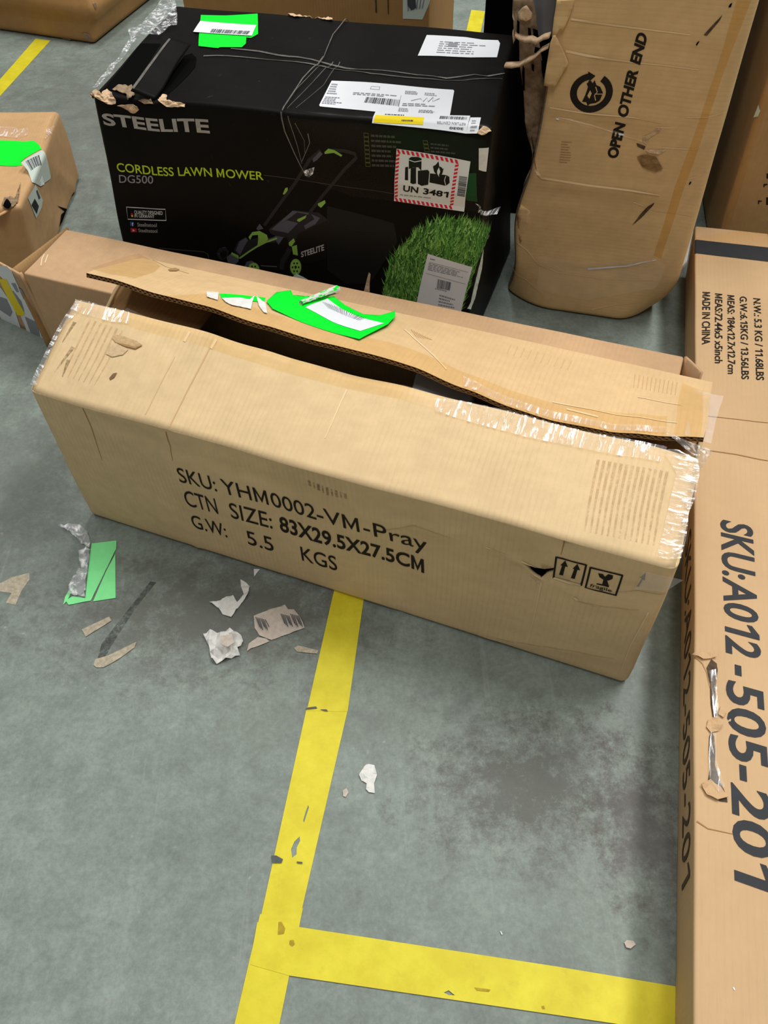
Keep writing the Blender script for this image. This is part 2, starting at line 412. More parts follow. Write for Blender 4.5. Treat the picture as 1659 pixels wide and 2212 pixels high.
def _emit(s, bm, acc, mat, off, hfun=None, cut=True):
    """bm lies in (u*Lu, v*Lv); cut along the surface's own grid so the piece follows it, then lay it on"""
    if cut and s.us:
        xs = [v.co.x for v in bm.verts]; ys = [v.co.y for v in bm.verts]
        for g in s.us:
            if min(xs) < g * s.Lu < max(xs): bmesh.ops.bisect_plane(bm, geom=bm.verts[:] + bm.edges[:] + bm.faces[:], dist=1e-7, plane_co=(g * s.Lu, 0, 0), plane_no=(1, 0, 0))
        for g in s.vs:
            if min(ys) < g * s.Lv < max(ys): bmesh.ops.bisect_plane(bm, geom=bm.verts[:] + bm.edges[:] + bm.faces[:], dist=1e-7, plane_co=(0, g * s.Lv, 0), plane_no=(0, 1, 0))
    bm.verts.index_update()
    V = []; UV = []
    for v in bm.verts:
        o = off + (hfun(v.co.x, v.co.y) if hfun else 0)
        V.append(s.at(v.co.x / s.Lu, v.co.y / s.Lv, o)); UV.append((v.co.x, v.co.y))
    acc.add(V, [[v.index for v in f.verts] for f in bm.faces], mat, UV); bm.free()
def _bm_poly(pts):
    bm = bmesh.new(); vs = [bm.verts.new((p[0], p[1], 0)) for p in pts]
    try:
        f = bm.faces.new(vs)
        if f.normal.z < 0 or sum(pts[i][0] * pts[(i + 1) % len(pts)][1] - pts[(i + 1) % len(pts)][0] * pts[i][1] for i in range(len(pts))) < 0: f.normal_flip()
    except ValueError: return bm
    bmesh.ops.triangulate(bm, faces=bm.faces[:]); return bm
def m_pts(s, px): return [(u * s.Lu, v * s.Lv) for u, v in (s.inv(*p) for p in px)]
def poly(s, px, acc, mat, off=.0005, step=None, hfun=None):
    bm = _bm_poly(m_pts(s, px))
    if step:
        xs = [v.co.x for v in bm.verts]; ys = [v.co.y for v in bm.verts]
        for ax, lo, hi in ((0, min(xs), max(xs)), (1, min(ys), max(ys))):
            g = lo + step
            while g < hi:
                co = (g, 0, 0) if ax == 0 else (0, g, 0); no = (1, 0, 0) if ax == 0 else (0, 1, 0)
                bmesh.ops.bisect_plane(bm, geom=bm.verts[:] + bm.edges[:] + bm.faces[:], dist=1e-7, plane_co=co, plane_no=no); g += step
    _emit(s, bm, acc, mat, off, hfun)
def strip_m(s, pts, wd, acc, mat, off=.0006, w1=None, hfun=None):
    """ribbon along metric points on the surface; width may taper to w1"""
    n = len(pts); L = []; R = []
    for i in range(n):
        a = pts[max(i - 1, 0)]; b = pts[min(i + 1, n - 1)]; dx, dy = b[0] - a[0], b[1] - a[1]; l = math.hypot(dx, dy) or 1
        k = (wd if w1 is None else wd + (w1 - wd) * i / (n - 1)) / 2
        L.append((pts[i][0] - dy / l * k, pts[i][1] + dx / l * k)); R.append((pts[i][0] + dy / l * k, pts[i][1] - dx / l * k))
    bm = bmesh.new(); lv = [bm.verts.new((p[0], p[1], 0)) for p in L]; rv = [bm.verts.new((p[0], p[1], 0)) for p in R]
    for i in range(n - 1):
        try: bm.faces.new((lv[i], rv[i], rv[i + 1], lv[i + 1]))
        except ValueError: pass
    _emit(s, bm, acc, mat, off, hfun)
def strip(s, px, wd, acc, mat, off=.0006, w1=None): strip_m(s, m_pts(s, px), wd, acc, mat, off, w1)
def bil(q, a, b): return tuple((q[0][k] * (1 - a) + q[1][k] * a) * (1 - b) + (q[3][k] * (1 - a) + q[2][k] * a) * b for k in (0, 1))
def qpoly(s, quad, rects, acc, mat, off=.0007):
    """rects (a0,b0,a1,b1) in the unit square of a quad given as BL, BR, TR, TL pixels"""
    q = m_pts(s, quad)
    for a0, b0, a1, b1 in rects: _emit(s, _bm_poly([bil(q, a0, b0), bil(q, a1, b0), bil(q, a1, b1), bil(q, a0, b1)]), acc, mat, off)
def barcode(s, quad, n, acc, mat, off=.0007, seed=1):
    rr = random.Random(seed); x = 0; R = []; tot = []
    for i in range(n): tot.append((rr.choice([1, 1, 2, 3]), rr.choice([1, 1, 2])))
    W = sum(a + b for a, b in tot)
    for a, b in tot: R.append((x / W, 0, (x + a) / W, 1)); x += a + b
    qpoly(s, quad, R, acc, mat, off)
def smallprint(s, quad, rows, acc, mat, off=.0007, seed=1, fill=.9, ht=.45):
    rr = random.Random(seed); R = []
    for r in range(rows):
        x = 0; e = rr.uniform(.55, 1) * fill
        while x < e:
            wd = rr.uniform(.05, .16); R.append((x, (r + .5 - ht / 2) / rows, min(e, x + wd), (r + .5 + ht / 2) / rows)); x += wd + .025
    qpoly(s, quad, R, acc, mat, off)
_TX = {}
def glyphs(txt, bold=0.0, space=1.0):
    k = (txt, bold, space)
    if k in _TX: return _TX[k]
    def run(body):
        cu = bpy.data.curves.new('t', 'FONT'); cu.body = body; cu.resolution_u = 4; cu.offset = bold; cu.space_character = space; cu.fill_mode = 'FRONT'
        o = bpy.data.objects.new('t', cu); COL.objects.link(o)
        dg = bpy.context.evaluated_depsgraph_get(); me = o.evaluated_get(dg).to_mesh()
        V = [(v.co.x, v.co.y) for v in me.vertices]; F = [tuple(p.vertices) for p in me.polygons]
        bpy.data.objects.remove(o); bpy.data.curves.remove(cu); return V, F
    H = run('H')[0]; cap, base = max(y for x, y in H), min(y for x, y in H)
    I = run('I')[0]; sw = max(x for x, y in I) - min(x for x, y in I)
    V, F = [], []
    if any(c in txt for c in 'M1'):
        bar = max(x for x, y in run('I')[0])
        for i, c in enumerate(txt):
            if c == ' ': continue
            dx = max(x for x, y in run(txt[:i] + 'I')[0]) - bar if i else 0
            if c == 'M':
                g = run('H')[0]; x0, x1 = min(x for x, y in g), max(x for x, y in g) * 1.02; m = (x0 + x1) / 2; k1 = sw * 1.15; hy = cap - base
                gv = [(x0, base), (x0 + sw, base), (x0 + sw, cap), (x0, cap), (x1 - sw, base), (x1, base), (x1, cap), (x1 - sw, cap),
                      (x0 + sw, cap), (m, base + hy * .22 + k1 * .6), (m, base + hy * .02), (x0 + sw * .98, cap - k1 * 1.6), (x1 - sw, cap), (x1 - sw * .98, cap - k1 * 1.6)]
                gf = [(0, 1, 2, 3), (4, 5, 6, 7), (8, 11, 10, 9), (12, 9, 10, 13)]
            elif c == '1':
                g = run('7')[0]; x0, x1 = min(x for x, y in g), max(x for x, y in g); c_ = x0 + (x1 - x0) * .62; hy = cap - base
                gv = [(c_ - sw / 2, base), (c_ + sw / 2, base), (c_ + sw / 2, cap), (c_ - sw / 2, cap), (c_ - sw / 2, cap - sw * 1.2), (x0 + (x1 - x0) * .06, cap - hy * .2 - sw * .8), (x0 + (x1 - x0) * .06, cap - hy * .2)]
                gf = [(0, 1, 2, 3), (3, 6, 5, 4)]
            else: gv, gf = run(c)
            b = len(V); V += [(x + dx, y) for x, y in gv]; F += [tuple(b + j for j in f) for f in gf]
    else: V, F = run(txt)
    x0, x1 = min(v[0] for v in V), max(v[0] for v in V)
    _TX[k] = ([((x - x0) / (x1 - x0), (y - base) / (cap - base)) for x, y in V], F); return _TX[k]
def text(s, quad, pieces, acc, mat, off=.0007, bold=0.0, space=1.0):
    """quad: baseline-left, baseline-right, cap-right, cap-left in photo pixels; pieces: (string, t0, t1) along it"""
    q = m_pts(s, quad)
    for body, t0, t1 in pieces:
        V, F = glyphs(body, bold, space); bm = bmesh.new()
        vs = [bm.verts.new((*bil(q, t0 + x * (t1 - t0), y), 0)) for x, y in V]
        for f in F:
            try: bm.faces.new([vs[i] for i in f])
            except ValueError: pass
        _emit(s, bm, acc, mat, off)
def gl(L, step, r):
    n = max(1, round((L - 2 * r) / step)); e = [0, r * .15, r * .35, r * .65] if r > 0 else []
    mid = [r + (L - 2 * r) * i / n for i in range(n + 1)]
    a = e + mid + [L - x for x in reversed(e)]
    return [x / L for x in a]
class Hex:
    """a carton: eight real corners, rounded edges, knocks and creases"""
    def __init__(s, c8, dims, r=.006, amp=.0, freq=5, seed=0, step=.02, warp=None, round_top=True):
        s.c = [Vector(p) for p in c8]; s.d = dims; s.r, s.amp, s.freq, s.seed, s.step, s.warp, s.rt = r, amp, freq, seed, step, warp, round_top
        s.cre = {}; s.cen = sum(s.c, Vector()) / 8
    def M(s, x, y, z):
        X, Y, Z = s.d; r = s.r
        if r > 0:
            cx = min(max(x, r), X - r); cy = min(max(y, r), Y - r); cz = min(max(z, r), Z - r) if s.rt else max(z, r)
            dv = Vector((x - cx, y - cy, z - cz)); m = max(abs(dv.x), abs(dv.y), abs(dv.z))
            if dv.length > 1e-9:
                nz = sum(1 for k in dv if abs(k) > 1e-9)
                if nz > 1: dv = dv.normalized() * m
            x, y, z = cx + dv.x, cy + dv.y, cz + dv.z
        a, b, t = x / X, y / Y, z / Z; c = s.c
        p = ((c[0] * (1 - a) + c[1] * a) * (1 - b) + (c[3] * (1 - a) + c[2] * a) * b) * (1 - t) + ((c[4] * (1 - a) + c[5] * a) * (1 - b) + (c[7] * (1 - a) + c[6] * a) * b) * t
        if s.amp: p = p + noise.noise_vector(p * s.freq + Vector((s.seed, 0, 0))) * s.amp * min(1, max(0, p.z / .04))
        if s.warp: p = s.warp(a, b, t, p)
        return p
    FD = {'front': (0, 2, lambda s, u, v: (u * s.d[0], 0, v * s.d[2])), 'back': (0, 2, lambda s, u, v: (u * s.d[0], s.d[1], v * s.d[2])),
          'left': (1, 2, lambda s, u, v: (0, u * s.d[1], v * s.d[2])), 'right': (1, 2, lambda s, u, v: (s.d[0], u * s.d[1], v * s.d[2])),
          'top': (0, 1, lambda s, u, v: (u * s.d[0], v * s.d[1], s.d[2])), 'bottom': (0, 1, lambda s, u, v: (u * s.d[0], v * s.d[1], 0))}
    def surf(s, face, step=None):
        i, j, fn = s.FD[face]; Lu, Lv = s.d[i], s.d[j]; st = step or s.step
        def mid(u, v): return s.M(*fn(s, u, v))
        out = {'front': s.c[0] - s.c[3], 'back': s.c[3] - s.c[0], 'left': s.c[0] - s.c[1], 'right': s.c[1] - s.c[0], 'top': s.c[4] - s.c[0], 'bottom': s.c[0] - s.c[4]}[face].normalized()
        cr = s.cre.get(face, [])
        def P(u, v):
            p = mid(u, v); h = 0; x, y = u * Lu, v * Lv
            e = min(u * Lu, (1 - u) * Lu, v * Lv, (1 - v) * Lv)
            for pts, amp, wd in cr:
                d = 1e9
                for k in range(len(pts) - 1):
                    ax, ay = pts[k]; bx, by = pts[k + 1]; vx, vy = bx - ax, by - ay; L2 = vx * vx + vy * vy or 1e-9
                    t = min(1, max(0, ((x - ax) * vx + (y - ay) * vy) / L2)); d = min(d, math.hypot(x - ax - t * vx, y - ay - t * vy))
                if d < 3 * wd: h += amp * math.exp(-(d / wd) ** 2)
            return p + out * (h * min(1, e / .006))
        return Surf(P, gl(Lu, st, s.r), gl(Lv, st, s.r), Lu, Lv, out)
    def crease(s, face, px, amp, wd):
        sf = s.surf(face, .05); s.cre.setdefault(face, []).append((m_pts(sf, px), amp, wd))
    def body(s, name, mats, parent, faces=('front', 'back', 'left', 'right', 'top', 'bottom'), smooth=True, **kw):
        a = Acc(); out = {}
        for f in faces:
            sf = s.surf(f); out[f] = sf; sf.into(a, mats.get(f, mats['*']) if isinstance(mats, dict) else mats)
        o = a.build(name, parent, smooth, **kw); weld(o, 2e-5); return o, out
def hexbox(p00, p10, depth_dir, depth, h, lean=(0, 0, 0)):
    """corners from two floor points of the front face"""
    p00, p10 = Vector((p00[0], p00[1], 0.0006)), Vector((p10[0], p10[1], 0.0006)); dv = Vector((depth_dir[0], depth_dir[1], 0)).normalized() * depth
    up = Vector((lean[0], lean[1], h))
    b = [p00, p10, p10 + dv, p00 + dv]; return b + [p + up for p in b], ((p10 - p00).length, depth, h)

# ================================================================== FLOOR
a = Acc(); N_ = 24
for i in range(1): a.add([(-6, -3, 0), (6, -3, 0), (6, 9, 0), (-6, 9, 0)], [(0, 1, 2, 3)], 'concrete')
cl = Acc(); cl.add([(-6, -3, 5.2), (6, -3, 5.2), (6, 9, 5.2), (-6, 9, 5.2)], [(0, 1, 2, 3)], 'ceiling_paint'); cl.build('ceiling', origin=(0, 0, 5.2), kind='structure')
floor = a.build('floor', origin=(0, 0, 0), kind='structure')
M_BLACKMARK = flat('drag_mark', (92, 97, 95), .7, .2, .2, 120)
M_PALEMARK = flat('glue_residue', (150, 140, 120), .8, .1, .25, 160)
M_TANMARK = flat('cardboard_residue', (176, 166, 146), .85, .1, .25, 160)
M['mark_d'] = M_BLACKMARK; M['mark_p'] = M_PALEMARK; M['mark_t'] = M_TANMARK
def floor_mark(name, px, mat, off=.0004):
    b = Acc(); poly(GROUND, px, b, mat, off); return b.build(name, floor)
floor_mark('drag_mark', zp(ZI, (490, 800), (520, 690), (620, 560), (770, 370), (800, 375), (700, 500), (570, 700), (525, 780)), 'drag')
floor_mark('glue_residue', zp(ZI, (-10, 385), (60, 350), (150, 325), (152, 360), (110, 420), (80, 490), (30, 480), (60, 430), (-10, 420)), 'mark_t')

def floor_tape(px, label, holes=(), off=.0005, ragged=True):
    """one strip of yellow tape from the four (or more) corners seen in the photo, real holes where it is torn"""
    pts = m_pts(GROUND, px); bm = bmesh.new(); f = bm.faces.new([bm.verts.new((p[0], p[1], 0)) for p in pts])
    for h in holes:
        hp = m_pts(GROUND, h)
        if sum(hp[i][0] * hp[(i + 1) % len(hp)][1] - hp[(i + 1) % len(hp)][0] * hp[i][1] for i in range(len(hp))) < 0: hp.reverse()
        cutters = [(hp[i], hp[(i + 1) % len(hp)]) for i in range(len(hp))]
        for (x0, y0), (x1, y1) in cutters:
            bmesh.ops.bisect_plane(bm, geom=bm.verts[:] + bm.edges[:] + bm.faces[:], dist=1e-8, plane_co=(x0, y0, 0), plane_no=(y1 - y0, -(x1 - x0), 0))
        def inside(c):
            n = False; j = len(hp) - 1
            for i in range(len(hp)):
                if (hp[i][1] > c.y) != (hp[j][1] > c.y) and c.x < (hp[j][0] - hp[i][0]) * (c.y - hp[i][1]) / (hp[j][1] - hp[i][1]) + hp[i][0]: n = not n
                j = i
            return n
        bmesh.ops.delete(bm, geom=[f for f in bm.faces if inside(f.calc_center_median())], context='FACES')
    for fc in bm.faces:
        if fc.normal.z < 0: fc.normal_flip()
    a = Acc(); _emit(GROUND, bm, a, 'floor_tape', off, cut=False)
    o = a.build('floor_tape', None, False, label, 'floor tape', 'yellow floor marking tape'); solid(o, .0004, 0); return o
floor_tape([(558, 2006), (648, 1983), (752, 1530), (663, 1528)], 'yellow floor tape running up to the torn slit, between the corner and the open carton',
           holes=[zp(ZL, (520, 955), (523, 985), (500, 1030), (499, 1075), (470, 1098), (463, 1040), (485, 990)), zp(ZL, (577, 745), (583, 760), (565, 815), (550, 862), (543, 850), (560, 790))])
floor_tape([(663, 1536), (751, 1538), (785, 1300), (1047.5, 25), (1018, 22), (719, 1288)], 'long yellow floor tape that disappears under the open brown carton', off=.0009)
floor_tape([(290, 3140), (416, 3140), (655, 1960), (640, 1985), (562, 1975), (545, 2050)], 'yellow floor tape leaving the corner toward the bottom of the photo', off=.0009)
floor_tape([(556, 1993), (600, 1990), (646, 2003), (1200, 2088), (1560, 2148), (1560, 2248), (1345, 2214), (625, 2108), (540, 2084)],
           'wide yellow floor tape running right from the corner to the long carton', off=.0014, holes=[zp(ZL, (1488, 2003), (1520, 1988), (1562, 2022), (1520, 2020))])
floor_tape([(-60, 240), (-60, 277), (0, 208), (109, 88), (77, 84), (0, 172)], 'yellow floor tape at the upper left, between two brown boxes')
b = Acc()
for px in (zp(ZL, (330, 1085), (365, 1085), (410, 1110), (400, 1135), (340, 1135)), zp(ZL, (560, 95), (630, 85), (640, 98), (570, 106)), zp(ZL, (655, 105), (700, 105), (712, 118), (690, 116)), zp(ZL, (455, 1655), (480, 1650), (490, 1680), (470, 1695), (452, 1680)), zp(ZL, (380, 1530), (400, 1530), (425, 1575), (415, 1610), (375, 1615)),
           zp(ZL, (500, 1125), (540, 1128), (540, 1140), (505, 1136)), zp(ZM, (60, 588), (150, 600), (140, 612), (75, 605)), zp(ZM, (425, 690), (440, 688), (445, 705), (430, 705))):
    poly(GROUND, px, b, 'mark_d' if px[0][1] < 1900 else 'mark_y', .0022)
b.build('scuff_mark', floor)

# ================================================================== OPEN CARTON (main)
MO = Vector((-.46504, .81024, 0)); MA = -.39736
MD = Vector((math.cos(MA), math.sin(MA), 0)); MN = Vector((-MD.y, MD.x, 0))
def W(u, v, z=0.0): return MO + MD * u + MN * v + Vector((0, 0, z))
LX, LY, LZ = .842, .295, .263
main = thing('cardboard_carton', tuple(W(.42, .147, 0)), 'large open brown carton printed with a carton size, green sticker on its lifted flap', 'carton')
def mwarp(a_, b_, t, p):
    sag = -.0055 * math.sin(math.pi * a_) * t * (1 - b_) - .003 * math.sin(5 * math.pi * a_) * t * (1 - b_) * .4
    bul = -.024 * math.exp(-((b_ - .86) / .2) ** 2) * t * t * max(0, 1 - a_ * 12)
    fr = .004 * math.sin(2.2 * math.pi * a_ + .6) * math.sin(math.pi * t) * (1 - b_)
    return p + MD * bul + Vector((0, 0, sag)) - MN * fr
hx = Hex([W(0, 0, .0008), W(LX, 0, .0008), W(LX, LY, .0008), W(0, LY, .0008), W(0, 0, LZ), W(LX, 0, LZ), W(LX, LY, LZ), W(0, LY, LZ)], (LX, LY, LZ), .011, .0022, 9, 3, .011, mwarp, False)
for px, am, wd in ((zp(ZD, (525, 1185), (580, 1300), (660, 1530)), -.002, .004), (zp(ZD, (1060, 1335), (1110, 1530)), -.002, .004), ([(365, 925), (385, 1010), (430, 1200)], .0018, .004),
                   (zp(ZH, (460, 180), (440, 270)), -.0025, .004), (zp(ZH, (325, 430), (280, 640), (240, 780)), .002, .004), (zp(ZH, (0, 220), (110, 265), (210, 310)), .0025, .005),
                   (zp(ZH, (390, 410), (520, 440), (600, 460), (900, 480), (1080, 490)), -.0025, .006), (zp(ZH, (540, 535), (700, 575), (900, 590)), .002, .005), (zp(ZH, (960, 600), (850, 800), (760, 1010)), .003, .006),
                   ([(880, 1085), (885, 1130), (870, 1330)], -.0015, .006), (zp(ZG, (1250, 440), (1440, 400), (1650, 470)), .002, .005), (zp(ZH, (0, 750), (240, 790), (500, 830), (760, 880)), .002, .006), ([(210, 905), (480, 1010), (700, 1075)], -.002, .008)):
    hx.crease('front', px, am, wd)
# walls; a real hole is torn through the front panel
front = hx.surf('front'); left = hx.surf('left'); right = hx.surf('right'); back = hx.surf('back'); bottom = hx.surf('bottom', .04)
hole_m = m_pts(front, zp(ZH, (212, 308), (262, 330), (300, 345), (345, 352), (400, 345), (392, 372), (352, 386), (322, 412), (290, 395), (262, 372), (238, 340)))
def pip(x, y, hp):
    n = False; j = len(hp) - 1
    for i in range(len(hp)):
        if (hp[i][1] > y) != (hp[j][1] > y) and x < (hp[j][0] - hp[i][0]) * (y - hp[i][1]) / (hp[j][1] - hp[i][1]) + hp[i][0]: n = not n
        j = i
    return n
a = Acc()
bm = bmesh.new(); nu, nv = len(front.us), len(front.vs)
gv = [[bm.verts.new((u * LX, v * LZ, 0)) for v in front.vs] for u in front.us]
for i in range(nu - 1):
    for j in range(nv - 1): bm.faces.new((gv[i][j], gv[i + 1][j], gv[i + 1][j + 1], gv[i][j + 1]))
hx0, hx1 = min(p[0] for p in hole_m), max(p[0] for p in hole_m); hy0, hy1 = min(p[1] for p in hole_m), max(p[1] for p in hole_m)
for k in range(len(hole_m)):
    p, q = hole_m[k], hole_m[(k + 1) % len(hole_m)]
    fs = [f for f in bm.faces if hx0 - .015 < f.calc_center_median().x < hx1 + .015 and hy0 - .015 < f.calc_center_median().y < hy1 + .015]
    ge = list({v for f in fs for v in f.verts}) + list({e for f in fs for e in f.edges}) + fs
    bmesh.ops.bisect_plane(bm, geom=ge, dist=1e-8, plane_co=(p[0], p[1], 0), plane_no=(q[1] - p[1], -(q[0] - p[0]), 0))
bmesh.ops.delete(bm, geom=[f for f in bm.faces if pip(f.calc_center_median().x, f.calc_center_median().y, hole_m)], context='FACES')
_emit(front, bm, a, 'card_top', 0, cut=False)
if front.flip: a.f = [f[::-1] for f in a.f]
for s_ in (left, right, back, bottom): s_.into(a, 'card_top')
walls = a.build('carton_body', main, True); weld(walls, 3e-5); solid(walls, .005, -1)

def ruled(A, B, bulge=0., nu=70, nv=14, L=.148, outward=(0, 0, 1), nz=.0015, frq=14):
    def P(u, v):
        p = A(u).lerp(B(u), v); k = bulge * math.sin(math.pi * v)
        return p + Vector((0, 0, k)) + noise.noise_vector(p * frq) * nz * min(1, v * 6)
    return Surf(P, [i / nu for i in range(nu + 1)], [j / nv for j in range(nv + 1)], LX, L, outward)
def curve(pts):
    """pts (u,v,z) in the carton's own frame -> B(s)"""
    u0, u1 = pts[0][0], pts[-1][0]
    def B(s):
        u = u0 + (u1 - u0) * s
        for k in range(len(pts) - 1):
            if u <= pts[k + 1][0] or k == len(pts) - 2:
                t = (u - pts[k][0]) / (pts[k + 1][0] - pts[k][0]); t = max(0, min(1, t)); t = t * t * (3 - 2 * t) * .5 + t * .5
                return W(u, pts[k][1] + (pts[k + 1][1] - pts[k][1]) * t, pts[k][2] + (pts[k + 1][2] - pts[k][2]) * t)
    return B
FB = curve([(-.008, .141, .308), (.027, .140, .3105), (.115, .142, .306), (.201, .142, .305), (.271, .144, .297), (.327, .145, .2915), (.405, .146, .2875), (.481, .145, .292), (.554, .146, .289), (.625, .145, .2905), (.699, .146, .288), (.779, .145, .2925), (.838, .146, .2885)])
fflap = ruled(lambda s: front.at(s, 1.0), FB, .0012)
a = Acc(); fflap.into(a, 'card_top'); o = a.build('front_top_flap', main, True, 'pale front flap of the carton top, lying flat'); solid(o, .0045, -1)
BB = curve([(-.002, .17, .334), (.039, .17, .333), (.106, .167, .329), (.191, .167, .3275), (.268, .164, .3205), (.361, .162, .315), (.425, .162, .3155), (.488, .16, .312), (.55, .157, .3005), (.611, .154, .2895), (.669, .154, .2855), (.735, .154, .290), (.776, .156, .2975), (.835, .159, .3095)])
def BA(s): return W(-.022 + (.84 + .022) * s, .315 + .002 * math.sin(math.pi * s), .266)
bflap = ruled(BA, BB, .003, 84, 14, .150, (0, 0, 1), .002)
TH = .0062
a = Acc(); bflap.into(a, 'card_flap'); nu, nv = len(bflap.us), len(bflap.vs)
low = [[bflap.G[i][j] - bflap.N[i][j] * TH for j in range(nv)] for i in range(nu)]
V = [low[i][j] for i in range(nu) for j in range(nv)]
a.add(V, [(i * nv + j, i * nv + j + 1, (i + 1) * nv + j + 1, (i + 1) * nv + j) for i in range(nu - 1) for j in range(nv - 1)], 'card_in', [(bflap.us[i] * LX, bflap.vs[j] * .15) for i in range(nu) for j in range(nv)])
for i in (0, nu - 1):
    a.add([bflap.G[i][j] for j in range(nv)] + low[i], [(j, j + 1, nv + j + 1, nv + j) for j in range(nv - 1)], 'card_edge')
bf_o = a.build('back_top_flap', main, True, 'torn back flap of the carton top, lifted and curling')
# corrugation seen along the torn free edge: two wavy paper layers between the liners
a = Acc(); wl = .0075; n = int(LX / wl * 6)
for lay, ph in ((0, 0), (1, .5)):
    V = []
    for k in range(n + 1):
        s_ = k / n; ang = 2 * math.pi * (s_ * LX / wl + ph); zz = -TH * (.27 + .46 * lay) - math.cos(ang) * TH * .22
        for t in (1.002, .86): V.append(bflap.at(s_, min(t, 1), zz))
    a.add(V, [(2 * k, 2 * k + 2, 2 * k + 3, 2 * k + 1) for k in range(n)], 'card_in')
V = []
for k in range(141):
    for zz in (-TH * .47, -TH * .53): V.append(bflap.at(k / 140, 1, zz))
a.add(V, [(2 * k, 2 * k + 2, 2 * k + 3, 2 * k + 1) for k in range(140)], 'card_in')
o = a.build('corrugated_edge', bf_o, True)
def quad_surf(c, nx=16, ny=16, nz=.002, frq=12, outward=(0, 0, 1), sag=0):
    c = [Vector(p) for p in c]; Lu, Lv = (c[1] - c[0]).length, (c[3] - c[0]).length
    def P(u, v):
        p = (c[0] * (1 - u) + c[1] * u) * (1 - v) + (c[3] * (1 - u) + c[2] * u) * v
        return p + noise.noise_vector(p * frq) * nz + Vector((0, 0, -sag * math.sin(math.pi * u) * math.sin(math.pi * v)))
    return Surf(P, [i / nx for i in range(nx + 1)], [j / ny for j in range(ny + 1)], Lu, Lv, outward)
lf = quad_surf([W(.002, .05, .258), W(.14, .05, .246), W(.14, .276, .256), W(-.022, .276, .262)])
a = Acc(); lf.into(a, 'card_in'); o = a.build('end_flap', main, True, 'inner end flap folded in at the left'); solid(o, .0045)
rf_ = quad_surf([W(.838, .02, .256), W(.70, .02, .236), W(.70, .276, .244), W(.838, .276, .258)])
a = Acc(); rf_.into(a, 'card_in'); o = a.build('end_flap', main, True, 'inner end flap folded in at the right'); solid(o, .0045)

# --- what lies inside
def lump(name, c8, dims, mat, r, amp, frq, step, label, cat):
    t = Hex(c8, dims, r, amp, frq, 11, step); a = Acc()
    for f in ('front', 'back', 'left', 'right', 'top', 'bottom'): t.surf(f).into(a, mat)
    o = a.build(name, None, True, label, cat); weld(o, 5e-5); return o
u0, u1, v0, v1, z0, z1 = .03, .80, .03, .262, .008, .165
lump('plastic_bag', [W(u0, v0, z0), W(u1, v0, z0), W(u1, v1, z0), W(u0, v1, z0), W(u0, v0, z1), W(u1, v0, z1), W(u1, v1, z1), W(u0, v1, z1)], (u1 - u0, v1 - v0, z1 - z0), 'bag', .03, .012, 14, .012, 'black plastic bag of goods inside the open brown carton', 'bag')
fp = [unp(*p, .258) for p in ((888, 842), (1016, 882), (1030, 812), (903, 790))]
lump('foam_block', [Vector((p.x, p.y, .172)) for p in fp] + fp, ((fp[1] - fp[0]).length, (fp[3] - fp[0]).length, .086), 'foam', .004, .001, 20, .012, 'pale grey foam block in the gap of the open carton', 'foam')

# --- prints on the front panel
a = Acc()
BLd = lambda Z, *q: zp(Z, *q)
q = BLd(ZG, (128, 158), (1500, 545), (1492, 465), (104, 75)); t_ = lambda x: (x - 128) / 1372
text(front, q, [('SKU:', 0, t_(345)), ('YHM0002', t_(378), t_(912)), ('-VM-', t_(917), t_(1208)), ('Pray', t_(1228), 1.01)], a, 'ink', bold=.002)
a.build('printed_text', main, label='top printed line, an article number')
a = Acc(); q = BLd(ZG, (168, 290), (1495, 668), (1492, 592), (140, 205)); t_ = lambda x: (x - 168) / 1327
text(front, q, [('CTN', 0, t_(352)), ('SIZE:', t_(428), t_(668))], a, 'ink', bold=.002)
text(front, q, [('83X29.5X27.5CM', t_(712), 1.0)], a, 'ink', bold=.022)
a.build('printed_text', main, label='middle printed line, the carton size')
a = Acc(); q = BLd(ZG, (203, 412), (1010, 655), (1000, 576), (180, 338)); t_ = lambda x: (x - 203) / 807
text(front, q, [('G.W:', 0, t_(400)), ('5.5', t_(520), t_(668)), ('KGS', t_(822), 1.0)], a, 'ink', bold=.004)
a.build('printed_text', main, label='bottom printed line, the gross weight')
def outline(s, px, wd, acc, mat, off=.0007): strip(s, list(px) + [px[0], px[1]], wd, acc, mat, off)
a = Acc(); outline(front, zp(ZH, (414, 280), (590, 326), (560, 446), (398, 400)), .0028, a, 'ink')
for x in (0, 1):
    c = [(443, 385), (460, 320)] if x == 0 else [(512, 405), (532, 340)]
    poly(front, zp(ZH, (c[0][0] - 13, c[0][1] - 2), (c[0][0] + 10, c[0][1] + 4), (c[1][0] + 9, c[1][1] + 6), (c[1][0] - 9, c[1][1])), a, 'ink')
    poly(front, zp(ZH, (c[1][0] - 22, c[1][1] + 8), (c[1][0] + 22, c[1][1] + 18), (c[1][0] + 6, c[1][1] - 20)), a, 'ink')
a.build('handling_symbol', main, label='printed this-way-up arrows')
a = Acc(); outline(front, zp(ZH, (615, 341), (803, 387), (764, 504), (586, 459)), .0028, a, 'ink')
poly(front, zp(ZH, (660, 375), (688, 380), (700, 396), (720, 380), (748, 388), (745, 408), (722, 418), (690, 412), (668, 398)), a, 'ink')
poly(front, zp(ZH, (692, 408), (712, 414), (704, 446), (724, 452), (722, 458), (650, 440), (652, 434), (684, 440)), a, 'ink')
text(front, zp(ZH, (610, 452), (738, 488), (742, 472), (615, 436)), [('fragile', 0, 1)], a, 'ink', bold=.01)
a.build('handling_symbol', main, label='printed fragile glass sign')
a = Acc(); poly(front, zp(ZH, (940, 372), (934, 420), (925, 412), (898, 455), (885, 452), (916, 405), (906, 400)), a, 'ink_soft'); a.build('handling_symbol', main, label='smeared arrow print')
a = Acc()
